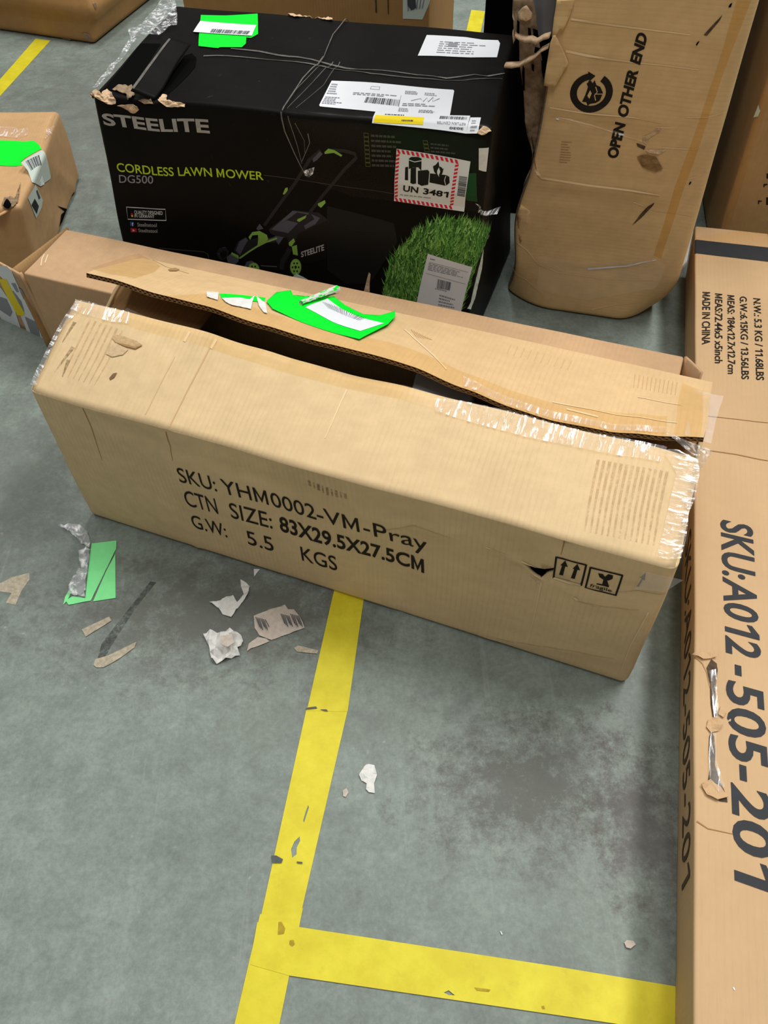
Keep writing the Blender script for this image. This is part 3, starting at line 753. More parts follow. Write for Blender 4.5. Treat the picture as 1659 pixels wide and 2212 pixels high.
for k in range(9):
    x = 850 + k * 25; strip(front, zp(ZG, (x, 150 + k * 9), (x + 6, 195 + k * 9 - abs(k - 4) * 4)), .002 if k % 2 else .0036, a, 'scuff_d')
a.build('scuff_mark', main)
# lifted paper lip above the hole, and the torn edge below
a = Acc(); poly(front, zp(ZH, (205, 296), (255, 322), (300, 342), (260, 330), (215, 312)), a, 'crease_l', .0012); poly(front, zp(ZH, (400, 396), (520, 428), (560, 440), (555, 447), (480, 432), (395, 405)), a, 'crease_l', .0012)
poly(front, zp(ZH, (262, 372), (290, 396), (322, 412), (318, 425), (300, 430), (296, 412), (268, 388)), a, 'card_torn', .0015); poly(front, zp(ZH, (512, 515), (530, 518), (545, 532), (528, 536)), a, 'crease_l', .001)
a.build('torn_paper', main)
# --- marks on the front flap
a = Acc()
strip(fflap, zp(ZD, (1345, 800), (1150, 1180), (1085, 1310)), .0018, a, 'crease_s2'); strip(fflap, zp(ZD, (1120, 860), (990, 1110), (930, 1230)), .0014, a, 'crease_s'); strip(fflap, zp(ZE, (965, 780), (880, 970), (835, 1070)), .0022, a, 'crease_l', w1=.001)
strip(fflap, zp(ZD, (1180, 765), (1215, 700)), .004, a, 'crease_l'); strip(fflap, zp(ZD, (1350, 810), (1385, 750)), .004, a, 'crease_l')
a.build('crease_mark', main)
a = Acc()
for k in range(7):
    x = 430 + k * 34; strip(fflap, zp(ZD, (x + 150, 620 + k * 12), (x + 60, 800 + k * 14), (x - 30, 985 + k * 10)), .0034, a, 'scuff', .0004, .0016)
for k in range(13):
    x = 1150 - k * 29; strip(fflap, zp(ZF, (x, 745 - k * 5), (x - 45, 960 - k * 5), (x - 70, 1120 - k * 6)), .0036, a, 'scuff', .0004, .002)
for x0, y0, x1, y1 in ((480, 640, 400, 770), (470, 800, 350, 960), (440, 880, 400, 990)): strip(fflap, zp(ZD, (x0, y0), (x1, y1)), .006, a, 'scuff_d', .0006, .001)
a.build('scuff_mark', main)
a = Acc(); poly(fflap, zp(ZD, (735, 720), (800, 735), (880, 765), (915, 790), (870, 812), (800, 795), (740, 770), (722, 745)), a, 'smudge', .0014)
poly(fflap, zp(ZD, (740, 772), (800, 798), (870, 815), (915, 790), (865, 802), (805, 785)), a, 'crease_d', .0018); poly(fflap, zp(ZD, (700, 800), (745, 775), (790, 800), (825, 815), (790, 850), (720, 865), (680, 845)), a, 'crease_b', .0012)
poly(fflap, zp(ZD, (700, 1000), (725, 970), (752, 965), (735, 995), (708, 1012)), a, 'ink_soft', .001)
a.build('torn_paper', main)
# --- packing tape
a = Acc(); poly(fflap, [(275, 666), (330, 690.5), (450, 719), (555, 753), (640, 779), (760, 813), (880, 834), (960, 858), (960, 890), (870, 864), (740, 838), (600, 800), (450, 752), (290, 710), (240, 690)], a, 'tape_b', .0008); a.build('packing_tape', main, label='brown tape along the free edge of the front flap')
def hn(am, fr): return lambda x, y: am * (.5 + .5 * noise.noise(Vector((x * fr, y * fr * .35, 1))))
a = Acc(); poly(fflap, zp(ZD, (490, 500), (560, 510), (690, 548), (830, 578), (835, 655), (700, 640), (600, 610), (520, 590), (470, 560)), a, 'tape_c', .001, .006, hn(.003, 160))
a.build('packing_tape', main, True, label='crinkled clear tape at the back left corner')
a = Acc(); poly(fflap, zp(ZD, (490, 505), (525, 560), (400, 690), (330, 820), (275, 960), (240, 1050), (195, 1045), (300, 830), (390, 660)), a, 'tape_d', .001, .006, hn(.003, 160))
a.build('packing_tape', main, True, label='crinkled clear tape down the left end')
a = Acc(); poly(fflap, [(938, 862), (1000, 868.5), (1120, 895.5), (1250, 931), (1400, 959), (1440, 968), (1425, 1000), (1330, 985), (1230, 965), (1130, 945), (1020, 915), (940, 890)], a, 'tape_c', .001, .006, hn(.003, 160))
a.build('packing_tape', main, True, label='crinkled clear tape along the right half of the slit')
a = Acc(); poly(fflap, zp(ZF, (1120, 640), (1200, 640), (1300, 690), (1310, 760), (1290, 880), (1255, 960), (1240, 1100), (1215, 1190), (1090, 1180), (1120, 1080), (1160, 900), (1195, 760)), a, 'tape_d', .001, .006, hn(.0035, 160))
a.build('packing_tape', main, True, label='crinkled clear tape down the right end')
a = Acc(); poly(bflap, [(340, 640), (450, 668), (560, 705), (700, 745), (800, 768), (900, 798), (1000, 841), (1100, 882), (1200, 912), (1320, 934), (1400, 940), (1440, 942), (1440, 900), (1320, 890), (1200, 872), (1080, 835), (980, 795), (860, 745), (700, 712), (560, 668), (440, 635)], a, 'tape_b', .0008)
a.build('packing_tape', main, label='brown tape along the torn edge of the back flap')
a = Acc(); poly(bflap, zp(ZD, (580, 300), (715, 255), (890, 205), (945, 232), (1030, 285), (985, 325), (860, 362), (700, 335)), a, 'tint_film', .0010); a.build('tinted_patch', bf_o)  # tinted film darkening the left corner of the flap
a = Acc(); poly(bflap, zp(ZF, (1225, 300), (1330, 345), (1315, 590), (1180, 560), (1200, 430)), a, 'tape_b', .0012); a.build('packing_tape', main, label='tape end over the right end of the back flap')
a = Acc(); poly(bflap, [(1000, 815), (1060, 845), (1200, 893), (1320, 918), (1440, 925), (1440, 938), (1320, 932), (1200, 908), (1100, 878), (1000, 837)], a, 'tape_c', .0016, .006, hn(.002, 120)); a.build('packing_tape', main, True, 'glinting tape along the torn edge')
for pts, m_ in ((zp(ZH, (0, 222), (110, 265), (205, 306)), 'crease_l'), (zp(ZH, (600, 460), (760, 490), (900, 478), (1060, 492)), 'crease_b'), (zp(ZH, (955, 605), (850, 800), (765, 1000)), 'crease_l'), (zp(ZH, (325, 432), (280, 640), (242, 775)), 'crease_l'), (zp(ZD, (530, 1190), (585, 1310), (655, 1525)), 'crease_d'), (zp(ZD, (1062, 1340), (1105, 1525)), 'crease_d'), (zp(ZH, (540, 540), (700, 575), (900, 592)), 'crease_b'), (zp(ZG, (1260, 430), (1440, 402), (1640, 470)), 'crease_b'), (zp(ZH, (462, 185), (442, 265)), 'crease_d'), (zp(ZH, (0, 752), (240, 792), (500, 832), (750, 880)), 'crease_b')):
    a = Acc(); strip(front, pts, .0016, a, m_, .0005, .0006); a.build('crease_mark', main)
# clear tape tails hanging past the right end
def film_piece(pts, mat, name, parent, amp=.004, nseg=8, label=None):
    c = [Vector(p) for p in pts]
    s_ = quad_surf(c, nseg, nseg, amp, 40, (0, -.5, 1)); a = Acc(); s_.into(a, mat); return a.build(name, parent, True, label)
R0 = bflap.at(.985, .25); R1 = bflap.at(.985, 1.0)
film_piece([R0 + MD * -.008, R0 + MD * .028 + Vector((0, 0, .002)), R1 + MD * .022 + Vector((0, 0, -.003)), R1 + MD * -.008], 'film_n', 'packing_tape', main, .002, 10, 'clear tape folded past the right end of the back flap')
film_piece([R1 + MD * -.03 - MN * .002, R1 + MD * .025 - MN * .012 + Vector((0, 0, -.004)), R1 + MD * .022 - MN * .022 + Vector((0, 0, -.03)), R1 + MD * -.002 - MN * .012 + Vector((0, 0, -.008))], 'film_c', 'packing_tape', main, .005, 10, 'crumpled tail of clear tape at the right tip')
T0 = front.at(.985, .93)
film_piece([T0 + MD * -.022 - MN * .002 + Vector((0, 0, .004)), T0 + MD * .022 + Vector((0, 0, .006)), T0 + MD * .008 - MN * .002 - Vector((0, 0, .022)), T0 + MD * -.022 - MN * .003 - Vector((0, 0, .03))], 'film_n', 'packing_tape', main, .002, 10, 'clear tape tail over the front right corner')
# --- marks on the back flap
a = Acc(); strip(bflap, zp(ZE, (1310, 420), (1420, 520), (1560, 660)), .0022, a, 'crease_l'); strip(bflap, zp(ZD, (915, 215), (1060, 285), (1210, 330)), .0015, a, 'crease_s2')
strip(bflap, zp(ZF, (570, 395), (780, 435), (1000, 470), (1200, 500)), .0016, a, 'crease_l'); strip(bflap, zp(ZF, (640, 430), (800, 470)), .003, a, 'crease_l'); strip(bflap, zp(ZF, (1000, 370), (1220, 410)), .0012, a, 'crease_l')
for k in range(11): strip(bflap, zp(ZF, (990 + k * 21, 255 + k * 4), (980 + k * 21, 320 + k * 4)), .0013, a, 'crease_s2', w1=.0005)
for k in range(10): strip(bflap, zp(ZF, (360 + k * 34, 105 + k * 9), (340 + k * 34, 150 + k * 9)), .0012, a, 'crease_s2', w1=.0005)
for k in range(8): strip(bflap, zp(ZE, (1350 + k * 16, 420 + k * 8), (1385 + k * 13, 470 + k * 2)), .0012, a, 'crease_s2', w1=.0005)
poly(bflap, zp(ZD, (1075, 305), (1120, 295), (1150, 305), (1130, 315), (1085, 315)), a, 'crease_d', .001)
a.build('crease_mark', bf_o)
# green barcode sticker, half torn off and curling
def curl(x, y): return 0
stk = m_pts(bflap, zp(ZE, (490, 250), (545, 205), (630, 195), (640, 225), (690, 270), (715, 290), (860, 225), (890, 225), (960, 280), (1060, 330), (1160, 345), (1215, 335), (1250, 325), (1250, 365), (1210, 410), (1040, 490), (880, 440), (700, 380), (520, 300)))
cx_, cy_ = bflap.inv(*ZE(960, 350)); cx_ *= LX; cy_ *= bflap.Lv
ex_, ey_ = bflap.inv(*ZE(1250, 345)); ex_ *= LX; ey_ *= bflap.Lv
def lift(x, y):
    t = (x - cx_) / (ex_ - cx_); return .0008 + max(0, t) ** 2 * .004 + .002 * math.exp(-((x - cx_ + .1) / .03) ** 2)
a = Acc(); poly(bflap, zp(ZE, (485, 262), (545, 205), (630, 195), (640, 225), (690, 270), (715, 292), (860, 228), (890, 225), (960, 280), (1060, 330), (1160, 345), (1215, 335), (1252, 325), (1250, 365), (1210, 410), (1040, 490), (880, 440), (700, 380), (520, 305)), a, 'green', 0, .006, lift)
gs = a.build('green_sticker', main, True, 'neon green barcode sticker on the back flap'); solid(gs, .0003, 1)
def lift2(x, y): return lift(x, y) + .0007
a = Acc(); poly(bflap, zp(ZE, (718, 294), (850, 240), (930, 300), (1040, 352), (1185, 405), (1045, 442), (880, 380)), a, 'white', 0, .006, lift2)
a.build('white_panel', gs, True)
q = m_pts(bflap, zp(ZE, (905, 320), (1050, 380), (1088, 362), (812, 262))); q = m_pts(bflap, zp(ZE, (855, 300), (1045, 378), (1088, 362), (815, 258)))
a = Acc(); rr = random.Random(4); x = 0
while x < .98:
    wd = rr.choice([.006, .010, .014]); 
    _emit(bflap, _bm_poly([bil(q, x, 0), bil(q, x + wd, 0), bil(q, x + wd, 1), bil(q, x, 1)]), a, 'grey_d', 0, lambda xx, yy: lift(xx, yy) + .0011); x += wd + rr.choice([.02, .026, .034])
a.build('barcode', gs)
a = Acc(); poly(bflap, zp(ZE, (205, 208), (385, 222), (480, 232), (470, 262), (380, 250), (340, 240), (280, 236), (220, 240)), a, 'green', .0009)
poly(bflap, zp(ZE, (128, 200), (200, 205), (195, 250), (130, 232)), a, 'white_b', .0012, .004, hn(.0015, 200)); poly(bflap, zp(ZE, (220, 240), (300, 235), (385, 245), (415, 225), (400, 265), (392, 305), (330, 290), (280, 282), (240, 262)), a, 'white_b', .0012, .004, hn(.0015, 200))
poly(bflap, zp(ZE, (425, 228), (460, 255), (480, 270), (490, 330), (470, 325), (440, 285)), a, 'white_b', .0012, .004, hn(.0015, 200))
a.build('torn_sticker', main, True, 'torn remains of the green sticker with white paper')
# rolled-back strip of the sticker
r0, r1 = bflap.inv(*ZE(690, 282)), bflap.inv(*ZE(905, 208))
p0, p1 = bflap.at(*r0, .005), bflap.at(*r1, .007)
a = Acc(); ax = (p1 - p0).normalized(); e1 = ax.cross(Vector((0, 0, 1))).normalized(); e2 = e1.cross(ax); V = []; nn = 14; ml = 12
for k in range(ml + 1):
    c = p0.lerp(p1, k / ml); rad = .0035 + .0025 * (k / ml)
    for j in range(nn + 1):
        t = j / nn * 2 * math.pi * .9 + noise.noise(Vector((k, j, 0)) * .7) * .3
        V.append(c + e1 * math.cos(t) * rad + e2 * math.sin(t) * rad)
Fw, Fg = [], []
for k in range(ml):
    for j in range(nn):
        f = (k * (nn + 1) + j, (k + 1) * (nn + 1) + j, (k + 1) * (nn + 1) + j + 1, k * (nn + 1) + j + 1)
        (Fg if noise.noise(Vector((k * .9, j * .8, 3))) > .12 else Fw).append(f)
a.add(V, Fw, 'white_b'); a.add(V, Fg, 'green'); a.build('rolled_edge', gs, True)

# ================================================================== LOW CARTON behind the open one
low = thing('cardboard_carton', tuple(W(.25, .39)), 'low long brown carton lying behind the open carton, its left end open with white labels', 'carton')
LH = .18
lx = Hex([W(-.292, .318, .0008), W(.806, .322, .0008), W(.806, .470, .0008), W(-.305, .462, .0008), W(-.292, .315, LH), W(.806, .322, LH), W(.806, .470, LH), W(-.305, .460, LH)], (1.098, .145, LH - .0008), .004, .0012, 8, 5, .03)
o, lsf = lx.body('carton_body', 'card_low', low, ('front', 'back', 'right', 'top', 'bottom'))
solid(o, .004, -1)
# the open left end: outer flap with the labels, swung outwards, and the end wall seen edge-on
A0, A1 = unp(108, 737, 0), unp(-40, 668, 0); B0, B1 = unp(42, 594, LH), unp(-40, 548, LH)
ls = quad_surf([A1, A0, B0, B1], 14, 14, .0012, 12, (0, -1, 0))
a = Acc(); ls.into(a, 'card_low'); o = a.build('end_flap', low, True, 'end flap swung open to the left, carrying white labels'); solid(o, .004)
jn = quad_surf([A0, W(-.292, .318, .0008), W(-.292, .315, LH), B0], 4, 8, .0, 12, (0, -1, 0)); a = Acc(); jn.into(a, 'card_low'); o = a.build('carton_corner', low, True); solid(o, .004)
es = quad_surf([W(-.318, .322, .001), W(-.318, .470, .001), unp(142, 491, LH - .006), unp(22, 583, LH - .006)], 8, 8, .001, 12, (-1, 0, 0))
a = Acc(); es.into(a, 'card_in'); o = a.build('end_panel', low, True); solid(o, .005)
a = Acc(); poly(ls, zp(Z8, (-10, 1395), (60, 1400), (100, 1440), (420, 2070), (398, 2095), (262, 2040), (215, 1910), (100, 1640), (20, 1500), (-10, 1470)), a, 'white', .0008)
lb = a.build('shipping_label', low, label='white shipping label with a yellow stripe')
a = Acc(); poly(ls, zp(Z8, (-10, 1560), (20, 1600), (110, 1725), (205, 2000), (40, 1912), (-10, 1800)), a, 'white', .0008); poly(ls, zp(Z8, (0, 1660), (60, 1680), (110, 1790), (90, 1830), (0, 1770)), a, 'grey_l', .0013)
a.build('shipping_label', low, label='white shipping label at the outer edge')
a = Acc(); poly(ls, zp(Z8, (-5, 1505), (60, 1512), (215, 1800), (200, 1825), (150, 1815)), a, 'yellow_l', .0013); a.build('yellow_stripe', lb)
a = Acc()
for q in (((215, 1830), (320, 1880), (345, 2010), (270, 1980)), ((100, 1545), (135, 1545), (165, 1620), (145, 1620)), ((160, 1580), (190, 1600), (230, 1680), (205, 1680)), ((330, 1910), (360, 1930), (385, 2000), (360, 2000))): poly(ls, zp(Z8, *q), a, 'grey_l', .0013)
for k in range(7): poly(ls, zp(Z8, (110 + k * 11, 1610 + k * 14), (118 + k * 11, 1610 + k * 14), (168 + k * 7, 1700 + k * 14), (160 + k * 7, 1700 + k * 14)), a, 'grey_l', .0013)
a.build('label_print', lb)
a = Acc(); strip(lsf['top'], zp(Z8, (380, 1300), (360, 1340), (350, 1400)), .0022, a, 'crease_l'); strip(lsf['top'], zp(Z8, (410, 1305), (385, 1375)), .0022, a, 'crease_l'); a.build('scuff_mark', low)
# split right end with white packing showing
E0 = W(.806, .35, LH)
wp = quad_surf([W(.808, .36, .06), W(.832, .37, .06), W(.826, .39, LH - .004), W(.808, .385, LH - .002)], 6, 6, .002, 40, (0, -1, .3)); a = Acc(); wp.into(a, 'white_b'); o = a.build('packing_paper', low, True); solid(o, .002)
wp = quad_surf([W(.81, .44, .02), W(.838, .43, .02), W(.834, .435, LH + .004), W(.806, .468, LH + .001)], 6, 6, .002, 40, (0, -1, .3)); a = Acc(); wp.into(a, 'card_low'); o = a.build('end_flap', low, True, 'narrow torn end flap at the right end'); solid(o, .004)

# ================================================================== LAWN MOWER CARTON (black)
def up_on(px, z): return unp(px[0], px[1], z)
mt = [up_on((199, 203), .405), up_on((1062, 282), .42), up_on((1112, 76), .418), up_on((380, 9), .412)]
mb = [W(-.262, .53, .0008), W(.445, .545, .0008), W(.425, .945, .0008), W(-.275, .93, .0008)]
mow = thing('lawn_mower_carton', tuple((mb[0] + mb[2]) / 2), 'black lawn mower carton with a mower picture, white labels and clear film', 'carton')
def mwp(a_, b_, t, p):
    k = .012 * math.exp(-((t - .66) / .05) ** 2) * (1 - b_) * max(0, min(1, (a_ - .3) * 4))
    dent = .010 * math.exp(-((a_ - .17) / .06) ** 2 - ((b_ - .25) / .25) ** 2) * t
    return p + MN * k * .4 - Vector((0, 0, dent))
mx = Hex(mb + mt, (.68, .39, .41), .008, .004, 6, 9, .022, mwp)
mx.crease('front', [(570, 378), (650, 388), (760, 405), (900, 425), (1050, 452)], -.004, .008)
mx.crease('front', zp(Z1, (1275, 1150), (1290, 1230)), -.002, .004); mx.crease('front', zp(ZA, (830, 780), (860, 900)), -.002, .005)
mx.crease('top', [(490, 104), (600, 120), (690, 137), (864, 161), (951, 166), (1090, 162)], -.006, .007)
o, ms = mx.body('carton_body', 'black_card', mow)
MF, MT = ms['front'], ms['top']
def mpart(name, draw, label=None, smooth=False, parent=None):
    a = Acc(); draw(a); return a.build(name, parent or mow, smooth, label)
mpart('printed_title', lambda a: text(MF, zp(ZA, (603, 722), (1215, 771), (1205, 690), (585, 653)), [('STEELITE', 0, 1)], a, 'silver', bold=.03), 'grey printed brand title')
mpart('printed_text', lambda a: text(MF, zp(ZA, (680, 990), (1525, 1040), (1520, 992), (672, 940)), [('CORDLESS', 0, .40), ('LAWN', .432, .668), ('MOWER', .70, 1)], a, 'lime', bold=.012), 'yellow-green printed words')
mpart('printed_text', lambda a: text(MF, zp(ZA, (691, 1055), (887, 1061), (886, 1016), (688, 1010)), [('DG500', 0, 1)], a, 'grey_l', bold=.006), 'grey printed model code')
def qd(a):
    px = zp(ZA, (732, 1196), (957, 1209), (961, 1273), (740, 1266)); outline(MF, px, .0018, a, 'white')
    text(MF, zp(ZA, (778, 1236), (942, 1241), (940, 1220), (776, 1215)), [('QUALITY DESIGNED', 0, 1)], a, 'white', bold=.004)
    text(MF, zp(ZA, (779, 1256), (895, 1260), (893, 1242), (777, 1238)), [('IN GERMANY', 0, 1)], a, 'white', bold=.004)
    poly(MF, zp(ZA, (757, 1218), (768, 1219), (769, 1232), (758, 1231)), a, 'pic_black', .0008); poly(MF, zp(ZA, (758, 1231), (769, 1232), (770, 1243), (759, 1242)), a, 'redp', .0008); poly(MF, zp(ZA, (759, 1242), (770, 1243), (771, 1253), (760, 1252)), a, 'yellow_l', .0008)
mpart('printed_badge', qd, 'small framed print about quality')
def fb(a):
    poly(MF, zp(ZA, (752, 1280), (775, 1282), (777, 1307), (754, 1305)), a, 'blue', .0006); text(MF, zp(ZA, (764, 1306), (773, 1306), (772, 1285), (762, 1285)), [('f', 0, 1)], a, 'white', .001, bold=.03)
    text(MF, zp(ZA, (796, 1308), (908, 1312), (906, 1290), (794, 1286)), [('Steelitetool', 0, 1)], a, 'silver', bold=.015)
mpart('social_print', fb, 'small blue icon and name')
def yt(a):
    poly(MF, zp(ZA, (755, 1317), (790, 1319), (792, 1342), (757, 1341)), a, 'redp', .0006); poly(MF, zp(ZA, (768, 1323), (782, 1331), (769, 1337)), a, 'white', .001)
    text(MF, zp(ZA, (802, 1341), (912, 1345), (910, 1324), (800, 1320)), [('Steelitetool', 0, 1)], a, 'silver', bold=.015)
mpart('social_print', yt, 'small red icon and name')
mpart('printed_frame', lambda a: strip(MF, zp(ZA, (920, 1432), (1000, 1440), (1180, 1455), (1203, 1470), (1210, 1505)), .0016, a, 'grey_d'))
def spec(a):
    for col, (x0, y0, x1, y1, n) in enumerate(((605, 768, 635, 965, 8), (948, 812, 975, 880, 3))):
        for k in range(n):
            y = y0 + (y1 - y0) * k / n; h = (y1 - y0) / n; sx = (x0 + 12 * k / n)
            outline(MF, zp(ZB, (sx, y), (sx + 26, y + 2), (sx + 27, y + h - 3), (sx + 1, y + h - 5)), .0010, a, 'lime_d')
mpart('printed_bullets', spec)
mpart('printed_list', lambda a: smallprint(MF, zp(ZB, (652, 968), (850, 975), (835, 780), (645, 768)), 7, a, 'spec', seed=3, fill=1), 'left list of small grey print')
mpart('printed_list', lambda a: smallprint(MF, zp(ZB, (992, 885), (1170, 900), (1165, 840), (990, 820)), 3, a, 'spec', seed=5, fill=1), 'right list of small grey print')
mpart('dark_panel', lambda a: (poly(MF, zp(ZB, (1140, 1000), (1255, 1000), (1262, 1165), (1200, 1158)), a, 'dgreen', .0005), poly(MF, zp(ZB, (395, 1190), (780, 1290), (800, 1400), (640, 1640), (500, 1640), (395, 1560)), a, 'panel', .0004)))
# picture of the mower
def picture(a):
    P = lambda m, o, *pts: poly(MF, zp(Z7, *pts), a, m, o)
    S = lambda m, o, wd, *pts: strip(MF, zp(Z7, *pts), wd, a, m, o)
    P('pic_dark', .0006, (165, 1090), (190, 1060), (240, 1055), (270, 1090), (255, 1150), (200, 1170), (165, 1140)); P('pic_black', .0007, (185, 1110), (215, 1080), (250, 1090), (245, 1140), (205, 1155))
    P('pic_grey', .0006, (162, 1105), (185, 1062), (232, 1050), (250, 1062), (205, 1080), (185, 1120), (170, 1130))
    S('pic_dark', .0006, .0055, (585, 860), (720, 670), (860, 480), (990, 270), (1090, 185)); S('pic_dark', .0006, .0055, (820, 980), (980, 760), (1100, 600), (1300, 360), (1410, 250), (1395, 215), (1310, 190), (1160, 180))
    P('pic_dark', .0007, (625, 890), (850, 720), (985, 735), (1075, 740), (1160, 810), (1140, 1150), (900, 1200), (800, 1000), (640, 930))
    P('pic_black', .0008, (890, 930), (1150, 810), (1160, 870), (1140, 1160), (905, 1210), (850, 1050))
    P('pic_grey', .0009, (640, 900), (840, 725), (985, 745), (980, 760), (880, 740), (700, 870)); P('pic_grey', .0009, (720, 855), (790, 810), (890, 835), (800, 925), (650, 895))
    P('pic_grey', .0009, (1005, 755), (1085, 790), (1045, 845), (955, 890), (940, 860), (1035, 800)); P('lime_m', .0010, (885, 800), (965, 765), (955, 790), (900, 825), (878, 815))
    P('pic_dark', .0009, (310, 1080), (350, 1000), (420, 960), (450, 985), (560, 960), (700, 970), (710, 1000), (520, 1060), (370, 1150)); P('pic_grey', .00095, (330, 1080), (365, 1000), (420, 965), (440, 990), (400, 1060), (370, 1120))
    P('pic_black', .0009, (370, 1140), (560, 1020), (790, 960), (830, 1080), (790, 1260), (560, 1250), (420, 1200))
    P('lime_m', .0012, (445, 960), (480, 915), (545, 905), (610, 940), (622, 980), (590, 1010), (525, 1045), (530, 1000), (565, 975), (530, 940), (480, 945), (460, 985))
    S('lime_m', .0012, .003, (365, 1150), (450, 1090), (520, 1045), (600, 1005), (700, 970)); P('lime_m', .0012, (295, 1095), (355, 1125), (360, 1155), (285, 1120))
    P('pic_grey', .0012, (250, 1140), (285, 1110), (360, 1150), (355, 1180), (320, 1210), (260, 1185)); P('pic_grey', .0010, (610, 985), (690, 950), (760, 960), (715, 1030), (690, 990), (620, 1010))
    P('pic_grey', .0010, (515, 885), (545, 840), (580, 885), (530, 900)); P('lime_m', .0012, (805, 1010), (850, 970), (862, 1000), (830, 1045), (808, 1035)); P('lime_m', .0012, (833, 1045), (878, 1030), (888, 1125), (845, 1115))
    P('lime_m', .0012, (752, 575), (775, 520), (797, 515), (795, 545), (765, 580)); P('lime_m', .0012, (1065, 660), (1130, 628), (1135, 655), (1095, 698), (1070, 680)); P('lime_m', .0012, (1125, 200), (1160, 168), (1215, 180), (1285, 225), (1275, 240), (1210, 205), (1130, 215))
    P('pic_grey', .0012, (1020, 260), (1085, 190), (1110, 215), (1060, 270), (1025, 290)); S('pic_dark', .0010, .009, (740, 1250), (750, 1180), (820, 1060)); S('pic_grey', .0011, .0022, (545, 1215), (700, 1225))
    for cx, cy, rx, ry in ((868, 1228, 50, 74), (492, 1250, 52, 62)):
        for (k, m, o_) in ((1.35, 'pic_black', .0012), (1, 'lime_m', .0013), (.82, 'pic_lime2', .0014), (.2, 'pic_dark', .0016)):
            P(m, o_, *[(cx + rx * k * math.cos(t * .314), cy + ry * k * math.sin(t * .314)) for t in range(20)])
        for t in range(6):
            x, y = cx + rx * .55 * math.cos(t * 1.047), cy + ry * .55 * math.sin(t * 1.047); P('pic_dark', .0016, (x - 7, y - 7), (x + 7, y - 7), (x + 7, y + 9), (x - 7, y + 9))
    P('pic_grey', .0013, (405, 1230), (430, 1180), (480, 1170), (500, 1190), (455, 1205), (430, 1240))
    text(MF, zp(Z7, (918, 1142), (1124, 1078), (1121, 1024), (914, 1092)), [('STEELITE', 0, 1)], a, 'silver', .0014, bold=.03)
mpart('mower_picture', picture, 'printed picture of a black and green mower')
# printed turf
def turf(a):
    edge = [(372, 1075), (375, 950), (400, 820), (440, 690), (500, 590), (600, 480), (700, 390), (800, 320), (900, 280), (1000, 260), (1070, 245), (1150, 260), (1250, 270), (1340, 300), (1470, 350), (1440, 430), (1400, 540), (1330, 700), (1260, 900), (1160, 1230), (700, 1180), (372, 1100)]
    px = zp(ZN, *edge); poly(MF, px, a, 'grass0', .0005)
    m = m_pts(MF, px); rr = random.Random(9); x0, x1 = min(p[0] for p in m), max(p[0] for p in m); y0, y1 = min(p[1] for p in m), max(p[1] for p in m); n = 0
    while n < 2600:
        x, y = rr.uniform(x0, x1), rr.uniform(y0, y1)
        if not pip(x, y, m): continue
        n += 1; l = rr.uniform(.008, .018); th = rr.gauss(1.5, .45); w_ = rr.uniform(.0008, .0016); k = rr.choice([0, 1, 1, 1, 2, 2, 3])
        p = [(x - w_, y), (x + w_, y), (x + l * math.cos(th), y + l * math.sin(th))]; off = .0007 + n * 2e-7
        if p[2][0] > x1: continue
        a.add([MF.at(q[0] / MF.Lu, q[1] / MF.Lv, off) for q in p], [(0, 1, 2)], 'grass%d' % k)
mpart('turf_print', turf, 'printed disc of green grass')
